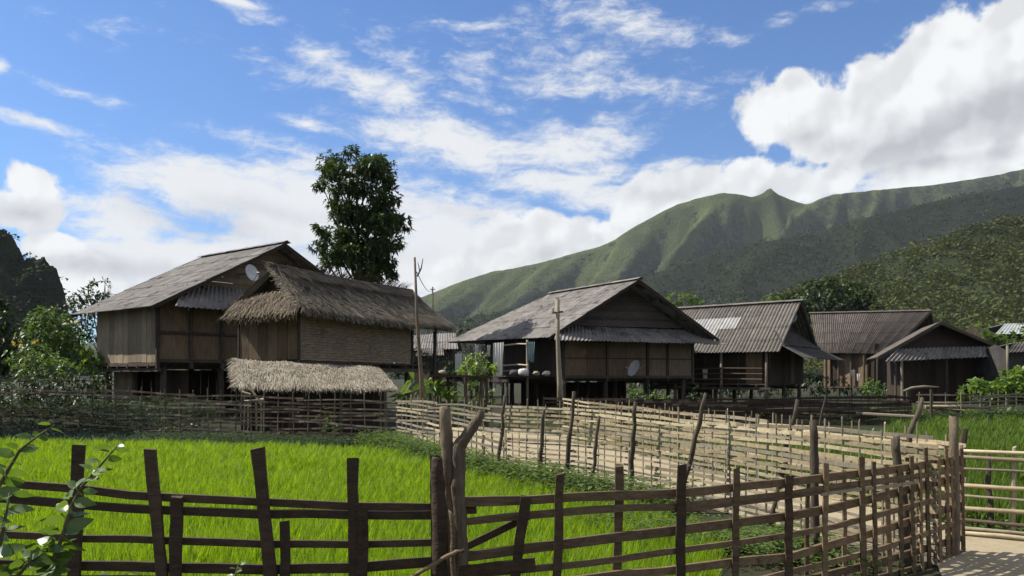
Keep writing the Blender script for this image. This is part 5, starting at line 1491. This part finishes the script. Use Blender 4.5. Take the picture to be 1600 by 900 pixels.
def multi(pxs, Y, spread, seed, f=.95, flat=.8):
    r = random.Random(seed); out = []
    for (px, py, rp) in pxs:
        c, rad = pxc(px, py, rp * f, Y, r.uniform(-spread, spread)); out.append((c, (rad, rad, rad * flat)))
    return out
def g0(px, Y): 
    p = at(px, 600, Y); p.z = 0; return p
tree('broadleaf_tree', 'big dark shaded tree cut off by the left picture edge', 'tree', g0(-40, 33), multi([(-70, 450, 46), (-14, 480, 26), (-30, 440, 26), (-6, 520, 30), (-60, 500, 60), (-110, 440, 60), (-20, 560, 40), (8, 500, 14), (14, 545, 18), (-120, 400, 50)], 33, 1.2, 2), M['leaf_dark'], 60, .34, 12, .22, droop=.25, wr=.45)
tree('broadleaf_tree', 'leafy tree just past the left edge shading the foot of the far fence', 'tree', (-19.2, 23.2, 0), [(Vector((-19.2 + dx, 22.9 + dy, z)), (1.8, 1.5, 1.3)) for dx, dy, z in ((0, 0, 2.2), (-1, .6, 3.6), (.2, -.5, 4.6), (-.6, .4, 6.2), (-1.2, -.6, 7.6), (-.4, .5, 9.0), (-1.5, 0, 10.4), (-2.4, .2, 5.4), (-2.6, -.3, 8.6), (-.2, .1, 7.4), (.3, .3, 3.3))], M['leaf_dark'], 120, .28, 55, .2)
tree('broadleaf_tree', 'small airy tree poking above the left end of the long grey roof', 'tree', g0(150, 50), multi([(150, 452, 20), (164, 444, 13), (140, 462, 18), (118, 470, 16), (152, 478, 25), (108, 480, 18), (170, 462, 9)], 50, .8, 3, 1.0), M['leaf_dark'], 26, .34, 13, .12, droop=.2, wr=.4)
tree('broadleaf_tree', 'rounded dark tree between karst rock and the left house', 'tree', g0(90, 44), multi([(100, 492, 28), (70, 505, 26), (128, 500, 22), (50, 520, 26), (110, 520, 30), (140, 520, 20)], 44, 1.2, 4), M['leaf_dark'], 80, .24, 14, .16)
bush('garden_bush', 'light green bush with sunlit upper leaves left of the long roofed house', 'bush', g0(85, 30), multi([(70, 505, 34), (95, 515, 36), (50, 530, 26), (110, 540, 34), (80, 545, 34), (130, 560, 26)], 30, .8, 5), M['leaf_mid'], 130, .17, 15, droop=.2, wr=.5)
bush('garden_bush', 'sprawling bush with yellowish flower heads near the left edge', 'bush', g0(48, 27.5), multi([(30, 560, 26), (60, 560, 30), (85, 572, 28), (40, 580, 26), (105, 575, 20)], 27.5, .6, 6), M['leaf_mid'], 130, .15, 16, droop=.2, wr=.5)
bush('flower_cluster', 'pale yellow flower heads on the bush at far left', 'flowers', g0(36, 27.2), multi([(28, 536, 9), (52, 533, 7)], 27.0, .2, 7), M['leaf_yellow'], 220, .10, 17, wr=.6)
bush('garden_bush', 'low leafy bush hanging over the far left fence', 'bush', g0(110, 25.6), multi([(60, 600, 28), (95, 598, 24), (130, 590, 22), (85, 620, 26), (155, 606, 22), (110, 626, 28), (165, 590, 10), (30, 625, 30)], 25.6, .5, 8), M['leaf_dark'], 150, .15, 18, droop=.3, wr=.5)
bush('garden_bush', 'upright banana like plant between the bush and the long house', 'plant', g0(145, 34), multi([(145, 545, 12), (150, 560, 14), (140, 575, 14)], 34, .3, 9), M['leaf_bright'], 40, .55, 19, wr=.3, droop=.4)
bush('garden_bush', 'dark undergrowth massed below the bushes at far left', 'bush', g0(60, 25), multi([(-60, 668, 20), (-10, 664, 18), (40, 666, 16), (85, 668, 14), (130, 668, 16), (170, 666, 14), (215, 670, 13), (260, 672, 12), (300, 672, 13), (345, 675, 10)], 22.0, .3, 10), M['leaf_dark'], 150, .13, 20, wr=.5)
bush('garden_bush', 'small green bush in front of the low thatched shed', 'bush', g0(508, 21.0), multi([(508, 645, 12), (505, 662, 15), (515, 676, 15)], 20.9, .15, 11), M['leaf_mid'], 110, .15, 21, wr=.5)
bush('garden_bush', 'bright potted bush growing above the dark drying stand', 'bush', g0(745, 26), multi([(742, 562, 18), (760, 572, 16), (728, 574, 16), (748, 580, 20), (770, 580, 10), (756, 555, 9)], 26, .4, 12), M['leaf_bright'], 120, .17, 22, wr=.5)
bush('flower_cluster', 'pale pink flower heads above the potted bush on the stand', 'flowers', g0(752, 25.7), multi([(752, 551, 4), (762, 554, 4)], 25.7, .1, 13), M['cloth_white'], 220, .06, 23, wr=.7)
bush('garden_bush', 'large drooping leaves beside the forked pole below the hut', 'plant', g0(655, 24), multi([(650, 600, 16), (668, 605, 18), (645, 618, 14), (680, 620, 16)], 24, .4, 14), M['leaf_mid'], 45, .42, 24, wr=.35, droop=.4)
bush('garden_bush', 'leafy shade bush underneath the drying stand', 'bush', g0(725, 26.8), multi([(705, 615, 20), (735, 610, 20), (760, 620, 18), (715, 632, 16), (745, 632, 16)], 26.8, .4, 15), M['leaf_mid'], 80, .20, 25, wr=.5)
for i, (px, py, r, lb) in enumerate(((995, 616, 13, 'small bright bush, left of the pair under the middle house'), (1031, 617, 11, 'small bright bush, right of the pair under the middle house'), (1088, 617, 16, 'dark green bush below the gap between middle and corrugated houses'), (1365, 603, 17, 'yellow green bush before the reddish roofed house'))):
    Y = 36 if px < 1200 else 44
    bush('garden_bush', lb, 'bush', g0(px, Y), multi([(px, py, r), (px - r * .6, py + r * .4, r * .8), (px + r * .7, py + r * .5, r * .8)], Y, .3, 30 + i), M['leaf_dark' if i == 2 else 'leaf_mid'], 70, .22, 30 + i, 'bushes at the foot of the houses', wr=.5)
bush('garden_bush', 'sparse flowering shrub between corrugated house and reddish house', 'bush', g0(1300, 44), multi([(1290, 598, 16), (1315, 602, 16), (1285, 615, 12), (1330, 610, 12)], 44, .5, 36), M['leaf_dark'], 40, .25, 36, wr=.5)
bush('vine_mound', 'bright vine covered mound at the right edge under the small dark shed', 'vines', g0(1570, 38), multi([(1510, 614, 16), (1535, 606, 22), (1565, 600, 26), (1600, 596, 32), (1640, 592, 36), (1545, 618, 20), (1580, 616, 24), (1620, 615, 26), (1680, 600, 40)], 38, .8, 37), M['leaf_bright'], 75, .30, 37, wr=.6, droop=.2)
bush('garden_bush', 'dark leafy bush spilling over the right back fence', 'bush', g0(1575, 31), multi([(1545, 662, 16), (1570, 655, 22), (1600, 655, 26), (1640, 655, 30), (1560, 672, 16), (1590, 674, 20)], 29, .5, 38), M['leaf_mid'], 75, .24, 38, wr=.6, droop=.2)
bush('hedge_bush', 'light green bushes behind the low house at the far right', 'bush', g0(1570, 75), multi([(1545, 525, 14), (1575, 530, 16), (1605, 520, 20), (1560, 540, 16), (1590, 545, 20), (1640, 530, 24), (1535, 512, 10)], 75, 1.5, 39), M['leaf_mid'], 22, .5, 39, wr=.6)
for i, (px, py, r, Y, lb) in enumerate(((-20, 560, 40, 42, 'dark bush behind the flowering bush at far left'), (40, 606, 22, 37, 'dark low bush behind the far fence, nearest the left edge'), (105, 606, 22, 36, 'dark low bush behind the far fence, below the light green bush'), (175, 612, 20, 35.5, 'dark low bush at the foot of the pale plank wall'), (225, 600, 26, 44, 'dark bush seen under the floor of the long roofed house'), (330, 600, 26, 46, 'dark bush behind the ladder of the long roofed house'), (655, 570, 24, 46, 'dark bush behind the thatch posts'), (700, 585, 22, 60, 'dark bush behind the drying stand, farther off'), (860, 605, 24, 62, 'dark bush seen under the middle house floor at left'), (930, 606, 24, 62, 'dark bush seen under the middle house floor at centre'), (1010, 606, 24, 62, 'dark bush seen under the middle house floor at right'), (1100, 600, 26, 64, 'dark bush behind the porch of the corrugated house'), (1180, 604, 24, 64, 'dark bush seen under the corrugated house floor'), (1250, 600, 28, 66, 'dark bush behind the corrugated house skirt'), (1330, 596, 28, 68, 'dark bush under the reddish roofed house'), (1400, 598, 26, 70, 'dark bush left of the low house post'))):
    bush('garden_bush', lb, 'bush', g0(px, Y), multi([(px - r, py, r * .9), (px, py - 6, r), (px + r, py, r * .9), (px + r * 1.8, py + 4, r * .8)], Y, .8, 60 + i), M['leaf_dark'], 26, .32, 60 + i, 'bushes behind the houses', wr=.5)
tree('broadleaf_tree', 'rounded dark tree above the ridge between corrugated and reddish roofs', 'tree', g0(1300, 130), multi([(1240, 470, 26), (1275, 455, 28), (1310, 448, 30), (1345, 460, 28), (1300, 475, 34), (1220, 485, 22), (1360, 480, 22), (1260, 490, 30), (1330, 490, 30)], 130, 4, 40), M['leaf_dark'], 7, .85, 40, .35, wr=.6)
tree('broadleaf_tree', 'small tree showing behind the peak of the middle house roof', 'tree', g0(1068, 80), multi([(1055, 468, 13), (1078, 466, 14), (1095, 475, 10), (1040, 478, 10), (1068, 485, 18)], 80, 1.5, 41), M['leaf_mid'], 14, .5, 41, .2, wr=.5)
tree('broadleaf_tree', 'thin pale tree just left of the round dark tree over the patched roof', 'tree', g0(1205, 90), multi([(1205, 462, 9), (1196, 470, 9), (1214, 472, 9), (1205, 485, 12)], 90, 1, 42), M['leaf_mid'], 12, .5, 42, .12, wr=.5)
tree('broadleaf_tree', 'lone small tree beside the thatch eave under the mountain foot', 'tree', g0(728, 90), multi([(728, 500, 8), (735, 508, 9), (722, 510, 9)], 90, 1, 43), M['leaf_dark'], 12, .5, 43, .12, wr=.5)

# --- rice, grass, weeds
rg = np.random.default_rng(3)
def tuft(nb, h, w, lean, seed, seg=2):
    r = random.Random(seed); V = []; Q = []
    for i in range(nb):
        a = r.uniform(0, 6.28); hh = h * r.uniform(.6, 1.1); l = lean * r.uniform(.2, 1.2); o = r.uniform(0, .03)
        dx, dy = math.cos(a), math.sin(a); sx_, sy_ = -dy * w / 2, dx * w / 2
        pts = [(dx * o, dy * o, 0), (dx * (o + l * .3), dy * (o + l * .3), hh * .55), (dx * (o + l), dy * (o + l), hh)]
        k = len(V)
        V += [pts[0], (pts[1][0] - sx_, pts[1][1] - sy_, pts[1][2]), pts[2], (pts[1][0] + sx_, pts[1][1] + sy_, pts[1][2])]
        Q += [(k, k + 1, k + 2, k + 3)]
    return np.array(V, dtype=np.float32), np.array(Q)
def grass_patch(name, label, poly, n_per, mat, h, w, lean, seed, blades=9, ref=8.0, kind='stuff', zoff=0.0, hvar=.25):
    xs = [p[0] for p in poly]; ys = [p[1] for p in poly]
    area = (max(xs) - min(xs)) * (max(ys) - min(ys)); n = int(area * n_per)
    x = rg.uniform(min(xs), max(xs), n); y = rg.uniform(min(ys), max(ys), n)
    keep = in_poly(x, y, poly)
    # fewer, wider tufts with distance
    pr = np.clip((ref / np.maximum(y, ref)) ** 1.3, .12, 1); keep &= rg.random(n) < pr
    x, y = x[keep], y[keep]; m_ = len(x)
    big = np.array([mnoise.noise(Vector((a * .7, b_ * .7, seed))) for a, b_ in zip(x, y)])
    sc = (1 + hvar * big * 1.2 + rg.normal(0, .10, m_)); ws = np.clip((y / ref) ** .55, 1, 1.8)
    V_, T_ = [], []; off = 0
    var = [tuft(blades, h, w, lean, seed + k) for k in range(4)]
    pick = rg.integers(0, 4, m_)
    for k in range(4):
        s = pick == k
        if not s.any(): continue
        pos = np.stack([x[s], y[s], np.full(s.sum(), zoff)], 1)
        V, Q = scatter(var[k][0], var[k][1], pos, rg.uniform(0, 6.28, s.sum()), np.stack([sc[s] * ws[s], sc[s] * ws[s], sc[s]], 1), np.abs(rg.normal(0, .12, s.sum())), rg.uniform(0, 6.28, s.sum()))
        V_.append(V); T_.append(Q + off); off += len(V)
    o = fastmesh(name, np.concatenate(V_), np.concatenate(T_), mat)
    return tag(o, label, None, None, kind)
grass_patch('rice', 'bright yellow green young rice filling the field', rice_poly, 250, M['rice'], .23, .0068, .09, 100, blades=9, ref=7.0)
grass_patch('rice', 'green rice of the second field beyond the path', field2_poly, 70, M['grass'], .28, .012, .10, 120, blades=8, ref=9.0)
back_poly = [(13.6, 25.8), (15, 26.4), (26, 27.2), (30, 36), (15.5, 36), (14.4, 29)]
grass_patch('grass', 'rough green grass around the right back fence', back_poly, 30, M['grass'], .30, .014, .14, 140, blades=8, ref=14)

def broad_proto(n, leaf, h, seed):
    r = random.Random(seed); V = []
    for i in range(n):
        a = r.uniform(0, 6.28); z = h * r.uniform(.2, 1.0); rr = r.uniform(.0, .09)
        d = Vector((math.cos(a), math.sin(a), r.uniform(-.1, .5))).normalized()
        V += leaf_quad(Vector((math.cos(a) * rr, math.sin(a) * rr, z)), d, Vector((0, 0, 1)), leaf * r.uniform(.6, 1.3), leaf * .55, .3)
    V = np.array([tuple(v) for v in V], dtype=np.float32); Fq = np.arange(len(V)).reshape(-1, 4)
    return V, np.concatenate([Fq[:, [0, 1, 2]], Fq[:, [0, 2, 3]]])
def weeds(name, label, line, n, width, mat, leaf, h, seed, side=0.0, cut=-1.0):
    path = Path(line)
    d = rg.uniform(0, path.L, n); pos = []
    for s in d:
        if mnoise.noise(Vector((s * .8, seed, 0))) < cut * (1 if rg.random() > .15 else 9): continue
        p = path.at(s) + path.nor(s) * (side + rg.normal(0, width)); pos.append((p.x, p.y, 0))
    pos = np.array(pos); m_ = len(pos)
    var = [broad_proto(12, leaf, h, seed + k) for k in range(3)]; V_, T_ = [], []; off = 0
    pick = rg.integers(0, 3, m_); sc = rg.uniform(.5, 1.35, m_)
    for k in range(3):
        s = pick == k
        V, T = scatter(var[k][0], var[k][1], pos[s], rg.uniform(0, 6.28, s.sum()), sc[s]); V_.append(V); T_.append(T + off); off += len(V)
    return tag(fastmesh(name, np.concatenate(V_), np.concatenate(T_), mat), label, None, None, 'stuff')
weeds('weeds', 'leafy weeds along the foot of the pale fence', [(-3.4, 19.2), (-1.9, 16.2), (-.55, 13.0), (1.0, 10.4), (1.9, 9.1)], 1500, .30, M['weed'], .085, .30, 200, -.05)
weeds('weeds', 'leafy weeds in the corner between the two fences', [(1.0, 8.6), (1.6, 7.8), (2.1, 7.1), (2.6, 6.85), (2.9, 7.0)], 900, .30, M['weed'], .05, .18, 210, 0, -.12)
weeds('weeds', 'leafy weeds in shade below the far left fence', [(-20, 22.6), (-15.6, 21.4), (-10.9, 20.5), (-6.9, 19.6), (-3.6, 18.6)], 4200, .8, M['leaf_dark'], .07, .15, 220)
weeds('weeds', 'dark tall weeds and brush just behind the far left fence', [(-22, 28), (-15.6, 26.2), (-11.5, 24.6), (-9.3, 23.6)], 2600, 1.0, M['leaf_dark'], .11, .75, 260)
weeds('weeds', 'weeds in front of the second fence along the path edge', [(1.5, 19.7), (2.7, 16.9), (3.35, 13.7), (4.05, 11.0), (4.6, 8.2), (8, 5.9)], 420, .10, M['weed'], .07, .18, 230, -.10, -.05)
weeds('weeds', 'scrub along the dark fence below the right houses', [(0, 29), (6, 28.4), (12, 28), (20, 29.5), (30, 31)], 1500, .7, M['leaf_dark'], .13, .4, 240)
weeds('weeds', 'scattered low weeds at the foreground fence foot', [(-3, 5.3), (-.5, 5.35), (.9, 5.4), (1.8, 5.8)], 260, .12, M['weed'], .07, .22, 250, 0, .05)

# stones and bits of straw lying on the path
rs = np.random.default_rng(12)
def litter():
    n = 900; x = rs.uniform(-1, 9, n); y = rs.uniform(4.5, 24, n); k = in_poly(x, y, path_poly); x, y = x[k], y[k]
    r = random.Random(5); V = np.array([(math.cos(a) * .5 * r.uniform(.7, 1.2), math.sin(a) * .5 * r.uniform(.7, 1.2), 0) for a in [j * 1.0472 for j in range(6)]] + [(.05, .02, .42)], dtype=np.float32)
    T = np.array([(j, (j + 1) % 6, 6) for j in range(6)])
    pos = np.stack([x, y, np.full(len(x), .008)], 1); sc = rs.uniform(.012, .06, len(x)) * (rs.random(len(x)) ** 1.5 + .25)
    V2, T2 = scatter(V, T, pos, rs.uniform(0, 6.28, len(x)), np.stack([sc, sc * rs.uniform(.5, 1.6, len(x)), sc], 1))
    o = fastmesh('pebbles', V2, T2, M['sand']); tag(o, 'small stones and clods scattered over the sandy path', None, None, 'stuff')
litter()

# --- forest on the hills
def forest(name, label, V, n, size, mat, quads, seed, cover=None, tmin=0, leaf=.3):
    R, Cc, _ = V.shape; r = np.random.default_rng(seed)
    i = r.uniform(tmin, R - 1.001, n); j = r.uniform(0, Cc - 1.001, n)
    i0, j0 = i.astype(int), j.astype(int); fi, fj = (i - i0)[:, None], (j - j0)[:, None]
    p = V[i0, j0] * (1 - fi) * (1 - fj) + V[i0 + 1, j0] * fi * (1 - fj) + V[i0, j0 + 1] * (1 - fi) * fj + V[i0 + 1, j0 + 1] * fi * fj
    if cover is not None:
        keep = cover(p, i0, j0, r); p = p[keep]
    m_ = len(p); V_, T_ = [], []; off = 0
    pick = r.integers(0, 4, m_); sc = size * r.uniform(.35, 1.35, m_)
    for k in range(4):
        rr = random.Random(seed + k); Vp = []
        for q in range(quads):
            d = Vector((rr.gauss(0, 1), rr.gauss(0, 1), rr.gauss(0, 1))).normalized(); d.z = abs(d.z) * .9 - .25
            o = Vector((d.x * .45, d.y * .45, .35 + d.z * .45))
            ax = (d + Vector((rr.uniform(-.9, .9), rr.uniform(-.9, .9), rr.uniform(-.6, .6)))).normalized()
            Vp += leaf_quad(o, ax, Vector((rr.uniform(-1, 1), rr.uniform(-1, 1), 1)), leaf, leaf * .9, .1)
        Vp = np.array([tuple(v) for v in Vp], dtype=np.float32); Fq = np.arange(len(Vp)).reshape(-1, 4)
        s = pick == k
        Vv, T = scatter(Vp, Fq, p[s] - np.array((0, 0, .1)) * sc[s][:, None], r.uniform(0, 6.28, s.sum()), sc[s]); V_.append(Vv); T_.append(T + off); off += len(Vv)
    return tag(fastmesh(name, np.concatenate(V_), np.concatenate(T_), mat), label, None, None, 'stuff')
def cover_near(p, i0, j0, r):
    v = np.array([mnoise.noise(Vector((q[0] * .012, q[1] * .012, 4))) + .5 * mnoise.noise(Vector((q[0] * .04, q[1] * .04, 9))) for q in p])
    return v > r.uniform(-.95, -.25, len(p))
forest('forest', 'mixed wood covering the near right hill', Vn, 9500, 9.0, M['forest'], 28, 300, cover_near, leaf=.22)
def cover_mid(p, i0, j0, r):
    return (p[:, 0] > -700) & (p[:, 0] < 1500)
forest('forest', 'dark wood on the foothill below the mountain', Vf, 20000, 11.0, M['forest_far'], 9, 310, cover_mid, leaf=.30)
def cover_karst(p, i0, j0, r): return r.random(len(p)) < .6
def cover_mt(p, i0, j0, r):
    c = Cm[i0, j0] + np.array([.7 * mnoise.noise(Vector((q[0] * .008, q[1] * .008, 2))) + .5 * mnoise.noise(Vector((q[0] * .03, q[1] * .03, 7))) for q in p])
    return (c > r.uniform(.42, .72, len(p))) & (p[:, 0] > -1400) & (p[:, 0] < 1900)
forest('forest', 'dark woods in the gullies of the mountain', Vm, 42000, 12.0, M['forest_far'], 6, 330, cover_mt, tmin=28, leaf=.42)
forest('forest', 'scrub clinging to the karst rock', Vk, 4500, 4.5, M['forest_far'], 14, 320, cover_karst)

# --- foreground plant at the lower left: every leaf is a part
rp = random.Random(61)
def leaf_mesh(seed):
    r = random.Random(seed); n = 6; vs = []; fs = []
    for i in range(n + 1):
        f = i / n; w = .5 * (math.sin(math.pi * min(1, f ** .75)) ** .9) * .56; z = -.28 * f * f + .05
        for k in (-1, 0, 1):
            vs.append((f, k * w, z + abs(k) * .10 * (1 - f) + r.uniform(-.01, .01)))
    for i in range(n):
        for k in range(2):
            a = i * 3 + k; fs.append((a, a + 3, a + 4, a + 1))
    me = bpy.data.meshes.new('leaf'); me.from_pydata(vs, [], fs); me.materials.append(M['plant_leaf'])
    me.polygons.foreach_set('use_smooth', [True] * len(me.polygons)); return me
LM = [leaf_mesh(k) for k in range(4)]
def stem_plant(label, px_pts, Y, nleaf, lmin, lmax, seed, root):
    r = random.Random(seed)
    base = Vector((root[0], root[1], 0))
    t = thing('leafy_shoot', label, 'plant', base, 'foreground leafy shoots')
    pts = [base] + [at(px, py, Y) for px, py in px_pts]
    rad = [.013 - .010 * i / (len(pts) - 1) for i in range(len(pts))]
    MB().tube(pts, rad, 6).build('stem', M['plant_stem'], t, True)
    pa = pts[1:]; 
    cum = [0]
    for i in range(1, len(pa)): cum.append(cum[-1] + (pa[i] - pa[i - 1]).length)
    for k in range(nleaf):
        f = (k + r.uniform(.1, .9)) / nleaf
        s = f * cum[-1]; i = 0
        while i < len(cum) - 2 and cum[i + 1] < s: i += 1
        g = (s - cum[i]) / max(1e-6, cum[i + 1] - cum[i]); p = pa[i].lerp(pa[i + 1], g); d = (pa[i + 1] - pa[i]).normalized()
        a = k * 2.4 + r.uniform(-.5, .5)
        out = Vector((math.cos(a), math.sin(a) * .8, r.uniform(-.35, .35))) + d * .35
        q = out.to_track_quat('X', 'Z')
        L = (lmin + (lmax - lmin) * (1 - f)) * r.uniform(.75, 1.2)
        o = link('leaf', r.choice(LM), None, t)
        # short petiole offset
        o.location = p + out.normalized() * .012 - base
        o.rotation_mode = 'QUATERNION'; o.rotation_quaternion = q @ Matrix.Rotation(r.choice((-1, 1)) * r.uniform(.3, 1.3), 3, 'X').to_quaternion()
        o.scale = (L, L, L)
    return t
PY = 3.3
stem_plant('tall leafy shoot leaning right in front of the left plank fence', [(62, 905), (85, 872), (100, 830), (112, 790), (128, 760), (150, 735), (170, 712), (186, 694)], PY, 40, .05, .12, 1, (-2.02, 3.35))
stem_plant('leafy shoot entering at the left edge and arching towards the rice', [(-25, 820), (-5, 765), (15, 730), (32, 702), (58, 682), (85, 664)], 3.4, 26, .05, .11, 2, (-2.35, 3.5))
stem_plant('low bunch of large shaded leaves in the bottom left corner', [(-20, 900), (0, 850), (10, 800), (15, 770)], 3.2, 17, .07, .105, 3, (-2.2, 3.2))
stem_plant('short leafy shoot at the bottom left beside the tall one', [(20, 910), (40, 885), (65, 860), (80, 850)], 3.25, 16, .07, .11, 4, (-2.05, 3.2))
stem_plant('little weed sprig at the bottom edge before the left plank fence', [(360, 920), (368, 900), (372, 884)], 4.3, 9, .04, .06, 5, (-1.5, 4.3))

# ------------------------------------------------------------------ air: far hills fade slightly
hz = MB().box((300, 1950, 478.4), 10000, 4700, 963.2).build('haze', None)
hz['kind'] = 'stuff'
mh = bpy.data.materials.new('haze'); mh.use_nodes = True; mh.node_tree.nodes.clear()
nh = NB(mh.node_tree); oh = nh.n('ShaderNodeOutputMaterial'); vh = nh.n('ShaderNodeVolumePrincipled')
vh.inputs['Color'].default_value = (.82, .89, 1, 1); vh.inputs['Density'].default_value = .000038
nh.link(vh.outputs[0], oh.inputs['Volume']); hz.data.materials.append(mh)
